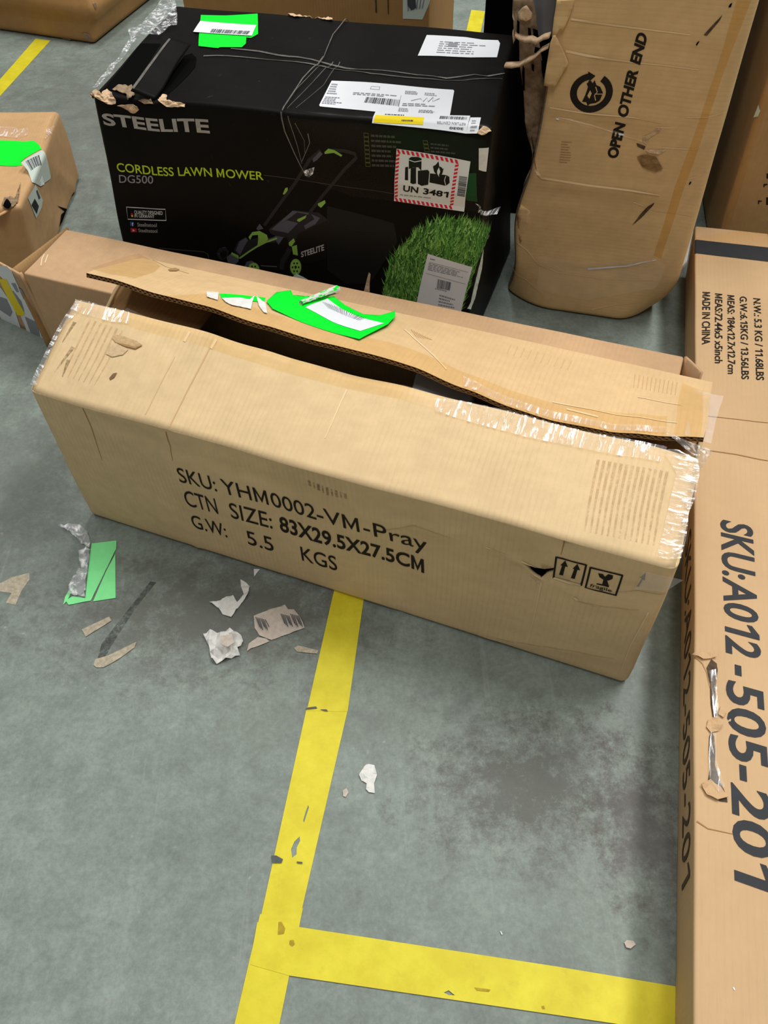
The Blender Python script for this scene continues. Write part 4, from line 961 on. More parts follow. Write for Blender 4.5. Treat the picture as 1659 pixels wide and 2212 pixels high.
# lithium battery label
def un(a):
    px = zp(ZB, (795, 858), (1222, 932), (1185, 1222), (780, 1160)); poly(MF, px, a, 'white', .0010)
def unp_(a):
    q = zp(ZB, (783, 1160), (1120, 1208), (1158, 925), (795, 860)); m = m_pts(MF, q)
    def stripes(r, n, horiz):
        a0, b0, a1, b1 = r
        for k in range(n):
            f0, f1, f2, f3 = k / n, (k + .55) / n, (k + .95) / n, (k + .4) / n
            if horiz: pts = [(a0 + (a1 - a0) * f0, b1), (a0 + (a1 - a0) * f1, b1), (a0 + (a1 - a0) * min(1, f2), b0), (a0 + (a1 - a0) * f3, b0)]
            else: pts = [(a0, b0 + (b1 - b0) * f1), (a0, b0 + (b1 - b0) * f0), (a1, b0 + (b1 - b0) * f3), (a1, b0 + (b1 - b0) * min(1, f2))]
            _emit(MF, _bm_poly([bil(m, *p) for p in pts]), a, 'red', .0014)
    stripes((0, .93, 1, 1), 13, True); stripes((0, 0, 1, .07), 13, True); stripes((0, .07, .055, .93), 12, False); stripes((.945, .07, 1, .93), 12, False)
    P = lambda m_, o, *pts: poly(MF, zp(ZB, *pts), a, m_, o)
    P('black', .0014, (866, 915), (880, 905), (920, 905), (940, 915), (938, 985), (920, 965), (890, 965), (866, 975)); strip(MF, zp(ZB, (866, 922), (900, 934), (940, 926)), .0012, a, 'white', .0016)
    P('black', .0014, (845, 965), (862, 962), (862, 1040), (843, 1038)); P('black', .0014, (877, 968), (908, 965), (908, 1058), (890, 1062), (875, 1055)); P('black', .0014, (918, 985), (975, 980), (985, 990), (978, 1065), (940, 1072), (918, 1060))
    P('black', .0014, (988, 1000), (1080, 1010), (1100, 1020), (1102, 1055), (1080, 1072), (985, 1052)); strip(MF, zp(ZB, (1080, 1015), (1072, 1040), (1080, 1070)), .0010, a, 'white', .0016)
    P('black', .0014, (1005, 960), (1020, 975), (1022, 950), (1038, 930), (1042, 960), (1055, 965), (1062, 975), (1068, 970), (1060, 1000), (1050, 1015), (1042, 1035), (1028, 1010), (1012, 990)); P('white', .0016, (1030, 985), (1040, 965), (1048, 990), (1040, 1010), (1042, 1022), (1030, 1000))
    text(MF, zp(ZB, (832, 1103), (1092, 1140), (1098, 1108), (835, 1068)), [('UN', 0, .34), ('3481', .45, 1)], a, 'black', .0014, bold=.03)
    smallprint(MF, zp(ZB, (815, 1128), (1090, 1160), (1092, 1150), (816, 1118)), 1, a, 'grey_l', .0014, 4, 1)
    qq = zp(ZB, (1145, 1128), (1190, 1135), (1205, 1015), (1158, 1008)); rr = random.Random(5); y = 0; R = []
    while y < .96: h = rr.choice([.02, .03, .05]); R.append((0, y, 1, y + h)); y += h + rr.choice([.02, .03])
    qpoly(MF, qq, R, a, 'grey_d', .0014)
u_ = mpart('battery_label', un, 'white warning label with a red hatched border'); mpart('label_print', unp_, None, False, u_)
def rl(a):
    poly(MF, zp(ZN, (828, 602), (1282, 738), (1160, 1232), (700, 1180)), a, 'white', .0016)
def rlp(a):
    smallprint(MF, zp(ZN, (826, 770), (1195, 850), (1215, 800), (842, 690)), 5, a, 'grey_l', .0021, 2, 1); smallprint(MF, zp(ZN, (852, 662), (930, 680), (932, 664), (855, 645)), 1, a, 'grey_d', .0021, 3, 1)
    strip(MF, zp(ZN, (845, 686), (1240, 790)), .0006, a, 'grey_l', .0021); strip(MF, zp(ZN, (810, 800), (1215, 912)), .0006, a, 'grey_l', .0021)
    barcode(MF, zp(ZN, (918, 955), (1055, 978), (1070, 895), (930, 860)), 22, a, 'grey_d', .0021, 3); smallprint(MF, zp(ZN, (900, 965), (1050, 1000), (1052, 985), (902, 950)), 1, a, 'grey_l', .0021, 5, 1)
    smallprint(MF, zp(ZN, (930, 1170), (1110, 1195), (1140, 1070), (950, 1010)), 5, a, 'grey_l', .0021, 6, 1)
u_ = mpart('return_label', rl, 'white return label over the printed grass'); mpart('label_print', rlp, None, False, u_)
# top labels
u_ = mpart('shipping_label', lambda a: poly(MT, zp(Z4, (282, 130), (1250, 203), (1258, 212), (1222, 412), (640, 378), (190, 335), (183, 325)), a, 'white', .0008), 'long white shipping label on the top')
def slp(a):
    barcode(MT, zp(Z4, (540, 305), (818, 335), (828, 285), (560, 262)), 26, a, 'grey_d', .0013, 8)
    for k, (q, n) in enumerate([(((240, 240), (325, 245), (340, 155), (285, 150)), 5), (((200, 315), (370, 330), (385, 265), (235, 255)), 5), (((450, 245), (830, 275), (835, 250), (455, 222)), 2), (((840, 335), (1165, 345), (1170, 318), (850, 308)), 2), (((865, 240), (975, 246), (980, 218), (868, 210)), 3), (((1020, 250), (1160, 262), (1165, 235), (1025, 225)), 2), (((810, 378), (930, 385), (940, 358), (820, 345)), 3), (((970, 388), (1130, 395), (1135, 370), (980, 362)), 3)]):
        smallprint(MT, zp(Z4, *q), n, a, 'grey_l', .0013, k + 2, 1, .5)
    strip(MT, zp(Z4, (835, 250), (815, 340)), .0006, a, 'grey_l', .0013); outline(MT, zp(Z4, (590, 198), (660, 204), (668, 182), (598, 177)), .0008, a, 'grey_d', .0013)
    strip(MT, zp(Z4, (915, 292), (990, 275), (1010, 300), (1040, 270), (1050, 302), (1090, 265), (1085, 300), (1140, 275)), .0012, a, 'grey_d', .0014)
mpart('label_print', slp, None, False, u_)
u2 = mpart('return_label', lambda a: poly(MT, zp(Z4, (632, 380), (1220, 410), (1385, 414), (1356, 552), (605, 468)), a, 'white', .0016), 'white return label along the front top edge')
mpart('yellow_stripe', lambda a: poly(MT, zp(Z4, (632, 410), (1018, 430), (1012, 482), (618, 464)), a, 'yellow_l', .0021), None, False, u2)
def rtp(a):
    barcode(MT, zp(Z4, (1140, 440), (1360, 448), (1366, 428), (1146, 418)), 24, a, 'grey_d', .0021, 12); text(MT, zp(Z4, (1350, 474), (1120, 457), (1118, 474), (1348, 490)), [('RETURN', 0, .48), ('CENTER', .52, 1)], a, 'grey_l', .0021, bold=.01)
    text(MT, zp(Z4, (1335, 506), (1222, 498), (1220, 516), (1332, 524)), [('2030', 0, 1)], a, 'grey_d', .0021, bold=.03); smallprint(MT, zp(Z4, (705, 410), (925, 422), (928, 408), (708, 398)), 1, a, 'grey_d', .0021, 7, 1)
    smallprint(MT, zp(Z4, (840, 458), (980, 464), (982, 446), (842, 440)), 1, a, 'grey_d', .0024, 4, 1)
mpart('label_print', rtp, None, False, u2)
mpart('small_label', lambda a: (poly(MT, zp(Z4, (1386, 430), (1470, 430), (1450, 552), (1356, 552)), a, 'white', .0020), smallprint(MT, zp(Z4, (1385, 540), (1440, 540), (1455, 450), (1400, 450)), 4, a, 'grey_l', .0025, 3, 1)), 'small white label at the front right corner')
u3 = mpart('paper_label', lambda a: poly(MT, zp(Z3, (892, 283), (1200, 300), (1330, 320), (1460, 325), (1475, 350), (1450, 461), (1240, 462), (980, 450), (820, 448)), a, 'white', .0010), 'white paper label at the back right of the top')
mpart('label_print', lambda a: (smallprint(MT, zp(Z3, (965, 430), (1420, 450), (1440, 350), (1000, 330)), 6, a, 'grey_l', .0015, 8, 1, .3), qpoly(MT, zp(Z3, (1060, 375), (1130, 382), (1140, 350), (1068, 345)), [(0, 0, 1, 1)], a, 'grey_l', .0016)), None, False, u3)
g_ = mpart('green_sticker', lambda a: (poly(MT, zp(Z2, (432, 140), (650, 145), (940, 128), (945, 310), (880, 345), (420, 300)), a, 'green', .0012), poly(MT, zp(Z2, (418, 305), (840, 335), (835, 400), (800, 432), (600, 432), (590, 440), (412, 420)), a, 'green', .0018)), 'neon green sticker on the back left of the top')
mpart('white_fold', lambda a: poly(MT, zp(Z2, (428, 203), (930, 240), (890, 335), (365, 300)), a, 'white', .003), 'white folded strip with a barcode', False, g_)
mpart('barcode', lambda a: barcode(MT, zp(Z2, (515, 308), (860, 326), (885, 296), (535, 276)), 30, a, 'grey_d', .0035, 6), None, False, g_)
# raised broken panel and hollows painted as flat dark shade, left end of the top
mpart('gap_shade', lambda a: poly(MT, zp(Z1, (1262, 392), (1440, 395), (1180, 775), (1020, 815), (920, 810)), a, 'dark_gap', .0006))
mpart('gap_shade', lambda a: poly(MT, zp(Z1, (1720, 480), (1760, 520), (1750, 600), (1560, 800), (1470, 880), (1400, 880), (1500, 700), (1650, 500)), a, 'dark_gap', .0006))
pp = [unp(*Z1(x, y), z) for x, y, z in ((1185, 800, .425), (1400, 885, .405), (1715, 395, .425), (1528, 340, .44))]
ps = quad_surf(pp, 10, 20, .003, 14); a = Acc(); ps.into(a, 'black_card'); o = a.build('top_flap', mow, True, 'broken strip of the lid standing proud at the left'); solid(o, .004)
a = Acc(); strip(ps, zp(Z1, (1188, 795), (1330, 600), (1520, 350)), .004, a, 'film_hi', .001); a.build('worn_edge', o)
# torn paper on the corners and edges
def paper(name, s_, px, mat='card_torn', amp=.005, par=mow, off=.001, label=None, st=.006):
    a = Acc(); sd = len(COL.objects); poly(s_, px, a, mat, off, st, lambda x, y: amp * abs(noise.noise(Vector((x * 90, y * 90, sd * .37))))); o = a.build(name, par, False, label); solid(o, .0008, 0); return o
paper('torn_paper', MT, zp(Z1, (915, 850), (960, 805), (1010, 850), (1045, 900), (1040, 935), (980, 945), (940, 910)), amp=.008)
paper('torn_paper', MT, zp(Z1, (1005, 810), (1050, 775), (1120, 770), (1190, 800), (1210, 860), (1190, 890), (1150, 900), (1140, 860), (1060, 830)), 'card_grey', .010)
paper('torn_paper', MF, zp(Z1, (1100, 935), (1180, 930), (1240, 940), (1250, 980), (1215, 1010), (1150, 985), (1060, 940)), amp=.008)
paper('torn_paper', MT, zp(Z1, (1245, 905), (1300, 895), (1360, 900), (1380, 935), (1300, 940)), 'card_grey', .008)
paper('torn_paper', MT, zp(Z1, (1420, 905), (1470, 860), (1500, 865), (1495, 905), (1660, 935), (1660, 965), (1500, 965)), amp=.008)
paper('torn_paper', MT, zp(Z2, (1205, 95), (1290, 95), (1380, 100), (1440, 120), (1400, 145), (1280, 165), (1210, 140)), amp=.008); paper('torn_paper', MT, zp(Z2, (1440, 110), (1530, 105), (1615, 130), (1610, 195), (1520, 180), (1460, 150)), amp=.008)
paper('torn_paper', MT, zp(Z4, (1460, 520), (1490, 495), (1540, 520), (1545, 560), (1480, 570), (1440, 550)), amp=.008)
paper('torn_paper', MF, [(797, 588), (801, 592), (799, 612), (800, 640), (784, 640), (790, 615)], amp=.003); paper('torn_paper', MF, [(640, 590), (652, 596), (668, 605), (640, 606), (630, 600)], 'label_grey', .004)
paper('torn_paper', MF, zp(ZN, (1392, 560), (1345, 740), (1262, 1100), (1228, 1165), (1262, 1172), (1305, 1050), (1375, 760)), 'label_grey', .002)
# worn pale seam between the two lids
a = Acc()
for off, pts in ((3, [(499, 106), (560, 112), (640, 124), (700, 137), (800, 152), (900, 163), (1000, 166), (1090, 160)]), (-3, [(440, 122), (520, 124), (620, 133), (700, 145), (800, 160), (900, 170), (1000, 175), (1085, 172)])):
    strip(MT, pts, .004, a, 'film_hi', .0012, .003)
a.build('worn_seam', mow)
a = Acc(); strip(MF, [(570, 378), (650, 388), (760, 405), (850, 418)], .0012, a, 'spec', .0006, .0008); a.build('crease_mark', mow)
# stretch film over the right half
a = Acc(); poly(MF, [(612, 245), (800, 266), (1050, 300), (1062, 460), (900, 440), (760, 420), (655, 378), (630, 300)], a, 'film', .004, .03, hn(.003, 20)); poly(MT, [(695, 140), (1090, 172), (1060, 282), (800, 260), (612, 240)], a, 'film', .004, .03, hn(.003, 20))
fm = a.build('stretch_film', mow, True, 'clear stretch film over the right half')
a = Acc()
for pts, wd in (([(700, 128), (655, 175), (612, 242)], .003), ([(720, 140), (680, 180), (622, 240)], .0015), ([(735, 140), (700, 190), (640, 240)], .0012), ([(690, 150), (640, 200), (614, 240)], .0014), ([(760, 30), (720, 80), (700, 130)], .0025)): strip(MT, pts, wd, a, 'film_hi', .005, wd * .5)
for pts, wd in (([(610, 244), (618, 280), (640, 330), (660, 370)], .0025), ([(625, 250), (645, 310), (655, 350)], .0014), ([(668, 285), (672, 305), (655, 345)], .0018), ([(640, 262), (660, 300), (662, 330)], .001)): strip(MF, pts, wd, a, 'film_hi', .006, wd * .5)
a.build('film_wrinkle_glint', fm)
a = Acc(); poly(MF, zp(Z7, (955, 345), (1000, 330), (1055, 310), (1040, 370), (1000, 405), (960, 385)), a, 'film_c', .005, .006, hn(.008, 80)); a.build('film_knot', fm, True)
a = Acc(); poly(MF, zp(ZB, (1270, 855), (1325, 850), (1310, 990), (1270, 980)), a, 'white_b', .0015); a.build('small_label', mow, label='narrow white label on the right edge')
# crumpled film at the left back corner of the top, spilling over the edge
FS = Surf(lambda u, v: Vector((-.75 + u * .7, 1.25 + v * .75, .405 - .10 * max(0, .44 - u - .12 * (1 - v)) * 2)), [i / 20 for i in range(21)], [i / 20 for i in range(21)], .7, .75, (0, 0, 1))
a = Acc(); poly(FS, zp(Z1, (1165, 350), (1300, 270), (1400, 140), (1500, 40), (1570, 5), (1590, 100), (1605, 230), (1600, 300), (1500, 330), (1440, 385), (1260, 385), (1190, 420)), a, 'film_c', .006, .006, hn(.016, 60)); a.build('crumpled_film', mow, True, 'crumpled clear film at the back left corner')
a = Acc(); poly(FS, zp(Z1, (838, 850), (940, 730), (1080, 570), (1165, 420), (1240, 390), (1140, 540), (1000, 730), (900, 830)), a, 'film_c', .006, .006, hn(.010, 75)); a.build('crumpled_film', mow, True, 'crumpled clear film along the left edge')
a = Acc(); poly(MF, zp(ZB, (1255, 1160), (1290, 1220), (1390, 1225), (1400, 1180), (1300, 1200)), a, 'film_c', .004, .006, hn(.01, 60)); a.build('crumpled_film', mow, True, 'film shred on the right edge')

# ================================================================== LONG CARTON on the right
Hl = .115
t0, t1 = unp(1498, 2212, Hl), unp(1501, 487, Hl); dr = (t1 - t0); dr.z = 0; dr.normalize(); wd_ = Vector((dr.y, -dr.x, 0))
b0 = unp(1460, 2000, 0); sft = (b0 - t1).dot(wd_)
LW = .136
far_t = t1; near_t = t1 - dr * 1.84
f_l = far_t + wd_ * sft; n_l = near_t + wd_ * sft
def zz(p, z): return Vector((p.x, p.y, z))
lc = thing('cardboard_carton', tuple(zz((f_l + n_l) / 2 + wd_ * LW / 2, 0)), 'very long narrow brown carton on the right with big printed article number', 'carton')
lh = Hex([zz(n_l, .0008), zz(n_l + wd_ * LW, .0008), zz(f_l + wd_ * LW, .0008), zz(f_l, .0008), zz(near_t, Hl), zz(near_t + wd_ * LW, Hl), zz(far_t + wd_ * LW, Hl), zz(far_t, Hl)], (LW, 1.84, Hl - .0008), .004, .0012, 7, 21, .02)
lh.crease('top', zp(ZF, (1310, 630), (1659, 690)), -.0012, .004); lh.crease('top', zp(ZF, (1340, 465), (1659, 500)), -.001, .004)
lh.crease('top', zp(ZK, (340, 180), (355, 350), (375, 480), (345, 600), (350, 780), (360, 900)), -.006, .006)
o, lss = lh.body('carton_body', 'card_long', lc)
LT, LL = lss['top'], lss['left']
def lpart(name, draw, label=None, smooth=False):
    a = Acc(); draw(a); return a.build(name, lc, smooth, label)
q = [(1556, 1120), (1586.5, 1903), (1676, 1935), (1625, 1136)]; t_ = lambda y: (y - 1120) / 783
for wname, y0, y1 in (('SKU:', 1122, 1277), ('A012', 1282, 1470), ('-', 1492, 1515), ('505', 1530, 1690), ('-', 1697, 1726), ('201', 1735, 1902)):
    lpart('printed_number', lambda a: text(LT, q, [(wname, t_(y0), t_(y1))], a, 'ink_long', bold=.02))
for s_, qq in (('MADE IN CHINA', ((512, 795), (505, 1395), (600, 1392), (600, 800))), ('MEAS:72.44x5 x5inch', ((655, 812), (652, 1605), (742, 1612), (738, 820))), ('MEAS: 184x12.7x12.7cm', ((795, 830), (800, 1728), (886, 1732), (876, 838))),
               ('G.W.:6.15KG / 13.56LBS', ((935, 845), (955, 1788), (1041, 1792), (1016, 852))), ('N.W.: 5.3 KG / 11.68LBS', ((1090, 866), (1122, 1798), (1213, 1802), (1171, 874)))):
    lpart('printed_text', lambda a: text(LT, zp(ZJ, *qq), [(s_, 0, 1)], a, 'ink', bold=.018))
lpart('black_tape', lambda a: poly(LT, zp(ZJ, (428, 210), (860, 248), (1262, 292), (1262, 452), (860, 405), (424, 365)), a, 'ink_long', .0008), 'black tape band round the far end')
a = Acc(); poly(LT, zp(ZJ, (440, 40), (1250, 90), (1255, 290), (860, 246), (432, 208)), a, 'tape', .001, .01, hn(.001, 60)); a.build('packing_tape', lc, True, 'clear tape over the far end')
def sidenum(a):
    m0 = LL.inv(1476, 1205); m1 = LL.inv(1474, 1925)
    def pt(u, z): return proj(LL.at(u, z))
    v0, v1 = .36, .80
    qs = [pt(m0[0], v0), pt(m1[0], v0), pt(m1[0], v1), pt(m0[0], v1)]
    text(LL, qs, [('SKU:A012-505-201', 0, 1)], a, 'ink_side', bold=0)
lpart('printed_number', sidenum, 'article number printed on the narrow side')
a = Acc(); poly(LT, zp(ZK, (322, 240), (350, 190), (380, 215), (385, 250), (362, 290), (372, 370), (378, 450), (388, 500), (358, 512), (345, 440), (342, 330)), a, 'gouge', .0007); poly(LT, zp(ZK, (350, 590), (365, 620), (372, 700), (370, 780), (400, 870), (435, 950), (440, 985), (400, 980), (330, 940), (300, 900), (330, 870), (342, 800), (335, 700), (338, 620)), a, 'gouge', .0007)
a.build('gouge', lc)
for px in (zp(ZK, (255, 172), (300, 155), (360, 152), (378, 180), (345, 190), (300, 195)), zp(ZK, (330, 530), (375, 535), (410, 550), (390, 590), (345, 600), (320, 570)), zp(ZK, (290, 890), (340, 860), (395, 900), (440, 960), (380, 975), (320, 945)), zp(ZK, (400, 455), (432, 490), (415, 520), (385, 500))):
    paper('torn_paper', LT, px, 'card_long', .006, lc, .0012, None, .005)
a = Acc(); poly(LT, zp(ZK, (335, 260), (372, 250), (380, 400), (395, 520), (360, 520), (348, 400)), a, 'tape_c', .002, .005, hn(.003, 220)); poly(LT, zp(ZK, (338, 600), (372, 610), (375, 760), (420, 900), (390, 940), (335, 860), (332, 740)), a, 'tape_c', .002, .005, hn(.003, 220)); a.build('packing_tape', lc, True, 'crinkled tape in the gouge')
lpart('crease_mark', lambda a: strip(LT, zp(ZK, (270, 1090), (330, 1130), (470, 1160)), .0016, a, 'crease_d', .0007, .0006)); lpart('crease_mark', lambda a: strip(LT, zp(ZK, (260, 180), (300, 215), (325, 270), (340, 350)), .0014, a, 'crease_d', .0007, .0006))
lpart('crease_mark', lambda a: strip(LT, zp(ZF, (1345, 465), (1500, 482), (1659, 500)), .0012, a, 'crease_d', .0007)); lpart('crease_mark', lambda a: strip(LT, zp(ZF, (1330, 635), (1500, 660), (1659, 692)), .0016, a, 'crease_d', .0007))
lpart('paper_fleck', lambda a: poly(LT, zp(ZK, (468, 2012), (475, 2008), (482, 2024), (476, 2028)), a, 'white', .0008))

# ================================================================== TALL CARTON standing upright
p00, p10 = unp(1098, 662, 0), unp(1437, 712, 0)
th = thing('cardboard_carton', tuple((p00 + p10) / 2 + Vector((.345, .94, 0)) * .13), 'tall upright brown carton, torn down its left side, printed with a ring arrow sign', 'carton')
td = Vector((-(p10 - p00).y, (p10 - p00).x, 0)).normalized(); TX = (p10 - p00).normalized()
TD, TZ = .24, 1.15
tb = [zz(p00, .0008), zz(p10, .0008), zz(p10 + td * TD, .0008), zz(p00 + td * TD, .0008)]
tl = [zz(onplane(1208, 0, p00, td), 0), zz(onplane(1641, 0, p00, td), 0)]
kz = onplane(1208, 0, p00, td).z
def topc(b, t_): return zz(b + (t_ - b) * (TZ / kz), TZ)
tt = [topc(tb[0], tl[0]), topc(tb[1], tl[1])]; tt += [tt[1] + td * TD, tt[0] + td * TD]
def twp(a_, b_, t, p):
    z = p.z; k = max(0, 1 - z / .11) ** 1.6; q = p.copy()
    cl, cr = max(0, 1 - a_ / .30) ** 2, max(0, (a_ - .72) / .28) ** 2
    q += TX * (-.030 * k * a_ ** 3 - .014 * k * (1 - a_) ** 2) + td * ((.052 * cl + .075 * cr) * k * (1 - b_) + .004 * k * (1 - b_))
    q += TX * (-.014 * math.exp(-((z - .19) / .07) ** 2) * (1 - a_) ** 3)          # bulge low on the left
    return q
hxT = Hex(tb + tt, ((p10 - p00).length, TD, TZ), .012, .0025, 8, 33, .012, twp)
for px, am, wd in ((zp(ZC, (500, 112), (760, 150), (1000, 180), (1200, 205), (1400, 225)), .003, .005), (zp(ZC, (470, 300), (700, 345), (900, 370), (1250, 410)), .0035, .006), (zp(ZC, (370, 630), (620, 670), (860, 690), (1030, 720)), .003, .006),
                   (zp(ZC, (375, 680), (620, 735), (920, 830)), -.003, .005), (zp(ZC, (290, 1010), (340, 1050), (600, 1090), (860, 1120), (1020, 1150)), .004, .005), (zp(ZC, (250, 1130), (600, 1190), (900, 1250), (1100, 1260)), -.002, .006),
                   (zp(ZC, (310, 1530), (600, 1540), (900, 1535), (1060, 1520)), .003, .007), (zp(ZC, (1030, 740), (1150, 800), (1290, 810)), .002, .005), (zp(ZC, (1040, 870), (1230, 880), (1300, 830)), .002, .005), (zp(ZC, (1190, 690), (1400, 660)), .002, .005)):
    hxT.crease('front', px, am, wd)
o, ts = hxT.body('carton_body', {'*': 'card_tall', 'left': 'card_grey'}, th)
TF, TLf = ts['front'], ts['left']
def tpart(name, draw, label=None, smooth=False):
    a = Acc(); draw(a); return a.build(name, th, smooth, label)
q = zp(ZC, (773, 935), (953, 207), (893, 180), (710, 922))
for s_, t0_, t1_ in (('OPEN', 0, .305), ('OTHER', .36, .735), ('END', .78, 1.0)):
    tpart('printed_text', lambda a: text(TF, q, [(s_, t0_, t1_)], a, 'ink', bold=.045))
def ring(a):
    c = TF.inv(*ZC(620, 545)); e = TF.inv(*ZC(746, 545)); n_ = TF.inv(*ZC(620, 427)); cx, cy = c[0] * TF.Lu, c[1] * TF.Lv
    R = abs(e[0] - c[0]) * TF.Lu; Ry = abs(n_[1] - c[1]) * TF.Lv
    def pt(t, k): return (cx + R * k * math.cos(t), cy + Ry * k * math.sin(t))
    ts_ = [math.radians(62 - i * 9.0) for i in range(36)]
    for i in range(35): _emit(TF, _bm_poly([pt(ts_[i], 1), pt(ts_[i + 1], 1), pt(ts_[i + 1], .68), pt(ts_[i], .68)]), a, 'ink', .0007)
    t = ts_[35]; _emit(TF, _bm_poly([pt(t, 1.1), pt(t, .60), pt(t - .36, .86)]), a, 'ink', .0008)
    poly(TF, zp(ZC, (585, 555), (600, 510), (592, 490), (618, 475), (628, 490), (650, 500), (672, 510), (688, 545), (670, 590), (645, 605), (612, 610), (598, 622), (590, 600), (565, 598)), a, 'ink', .0007)
    poly(TF, zp(ZC, (596, 562), (612, 530), (622, 548), (608, 580)), a, 'card_tall', .0009); poly(TF, zp(ZC, (600, 480), (612, 470), (625, 492), (640, 470), (652, 510), (625, 515)), a, 'ink', .0008)
    strip(TF, zp(ZC, (645, 510), (655, 540), (638, 560), (645, 590)), .0015, a, 'card_tall', .0010); strip(TF, zp(ZC, (640, 552), (686, 552)), .0012, a, 'card_tall', .0010)
tpart('ring_arrow_sign', ring, 'printed ring arrow round a small carton sign')
for pts in (((180, 1420), (240, 1470), (300, 1550), (420, 1600), (700, 1640), (1000, 1650)), ((150, 1560), (230, 1640), (320, 1720)), ((620, 1820), (760, 1790), (900, 1775))):
    tpart('crease_mark', lambda a: strip(TF, zp(ZC, *pts), .003, a, 'crease_hi', .0007, .001))
# brown tape running up the panel, creases and gashes
a = Acc(); poly(TF, zp(ZC, (1475, 0), (1560, 0), (1400, 420), (1310, 690), (1225, 950), (1160, 1120), (1030, 1520), (985, 1505), (1110, 1100), (1200, 860), (1290, 600), (1370, 360)), a, 'tape_t', .0008); a.build('packing_tape', th, False, 'brown tape running up the right of the panel')
for pts, wd, m_ in (((500, 112), (760, 150), (1000, 180), (1200, 205)), .003, 'crease_hi'), (((470, 300), (700, 345), (900, 370), (1250, 410)), .0035, 'crease_hi'), (((375, 632), (620, 670), (860, 690), (1030, 722)), .0022, 'crease_hi'), (((290, 1000), (330, 1048), (600, 1090), (860, 1122), (1020, 1150)), .0045, 'crease_hi'), (((395, 680), (620, 735), (740, 775), (920, 832)), .003, 'crease_hi'), (((1040, 868), (1230, 880), (1300, 832)), .0022, 'crease_hi'), (((1180, 690), (1300, 690), (1400, 660)), .0022, 'crease_hi'), (((1000, 748), (1110, 752)), .0022, 'crease_hi'), (((870, 1190), (1000, 1240), (1200, 1265)), .0018, 'crease_hi'), (((1190, 1055), (1290, 1020)), .0016, 'crease_hi'):
    tpart('crease_mark', lambda a: strip(TF, zp(ZC, *pts), wd, a, m_, .0006, wd * .5))
for pts, m_ in ((((1392, 85), (1375, 120), (1300, 210), (1280, 205), (1330, 150)), 'gouge'), (((1450, 15), (1440, 42), (1425, 42), (1436, 22)), 'dark_gap'), (((1258, 240), (1240, 268), (1234, 262), (1245, 245)), 'dark_gap'), (((992, 1190), (985, 1205), (930, 1265), (860, 1325), (900, 1270), (950, 1215)), 'gouge'), (((1210, 1068), (1200, 1085), (1192, 1085), (1200, 1068)), 'dark_gap'), (((885, 840), (940, 860), (930, 880), (890, 860)), 'gouge')):
    tpart('gash', lambda a: poly(TF, zp(ZC, *pts), a, m_, .0009))
for pts, m_ in ((((925, 800), (960, 790), (1020, 750), (1030, 765), (960, 810), (945, 850), (925, 835)), 'card_torn'), (((940, 880), (1000, 890), (1060, 880), (1020, 905), (960, 895)), 'card_torn'), (((890, 920), (930, 905), (1000, 920), (1040, 990), (1000, 1010), (920, 980)), 'card_edge')):
    paper('torn_paper', TF, zp(ZC, *pts), m_, .004, th, .0008, None, .005)
tpart('faded_stamp', lambda a: smallprint(TF, zp(ZC, (430, 960), (500, 965), (505, 830), (445, 825)), 9, a, 'ink_faint', .0006, 4, 1, .3))
a = Acc(); strip(TF, zp(ZC, (600, 1578), (820, 1562), (900, 1545), (1000, 1525)), .004, a, 'white', .0022, .001); strip(TF, zp(ZC, (400, 682), (640, 745), (790, 785), (930, 830)), .007, a, 'film_m', .0012, .002); poly(TF, zp(ZC, (412, 690), (430, 693), (428, 704), (414, 700)), a, 'white', .002); poly(TF, zp(ZC, (780, 778), (815, 785), (812, 796), (782, 792)), a, 'white', .002)  # white strip at the foot paints the glint of its film
a.build('film_wrinkle_glint', th)
a = Acc(); poly(TF, zp(ZC, (310, 1500), (600, 1540), (1000, 1520), (1060, 1560), (1000, 1690), (600, 1760), (300, 1700)), a, 'film_m', .001, .01, hn(.002, 40)); a.build('stretch_film', th, True, 'clear film round the foot')
# torn left side: shredded core, folded-back lips, ragged ribbons, foam tube in the opening
def inplane(px, py, back=0.0): return onplane(px, py, p00 + td * back, td)
def ragged(name, px, back, mat, th_=.003, amp=.003, label=None, n=5, tilt=0.0):
    """a torn lip of board: outline seen in the photo, standing at its own depth, with thickness"""
    pts = [inplane(*p, back) for p in px]; c = sum(pts, Vector()) / len(pts)
    s_ = Surf(lambda u, v: c + TX * (u - .5) * .4 + Vector((0, 0, (v - .5) * .8)) + td * tilt * (u - .5), [0, 1], [0, 1], .4, .8, -td)
    a = Acc(); poly(s_, px, a, mat, 0, .008, lambda x, y: amp * noise.noise(Vector((x * 60, y * 60, back * 50 + len(px))))); o = a.build(name, th, True, label); solid(o, th_, 0); return o
ragged('torn_lip', zp(Z5, (845, 0), (1062, 0), (1000, 190), (930, 345), (885, 335), (830, 420), (790, 430), (815, 200)), -.006, 'card_tall', label='liner strip folded back at the upper torn edge')
ragged('torn_lip', zp(Z5, (800, 420), (830, 415), (900, 560), (985, 760), (960, 800), (880, 930), (820, 1050), (690, 1022), (720, 800), (770, 500)), -.008, 'card_tall', label='pointed liner flap folded over the panel')
ragged('torn_core', zp(Z5, (325, -20), (560, -20), (600, 200), (620, 440), (700, 900), (720, 1100), (740, 1400), (690, 1650), (640, 1900), (560, 1800), (480, 1600), (455, 1200), (410, 800), (390, 450), (340, 430), (330, 200)), .045, 'card_grey', .004, .006, 'shredded grey core down the torn side', tilt=.0)
ragged('torn_lip', zp(Z5, (380, 150), (430, 100), (480, 70), (550, 160), (545, 220), (480, 250), (390, 235)), .035, 'card_torn', amp=.004)
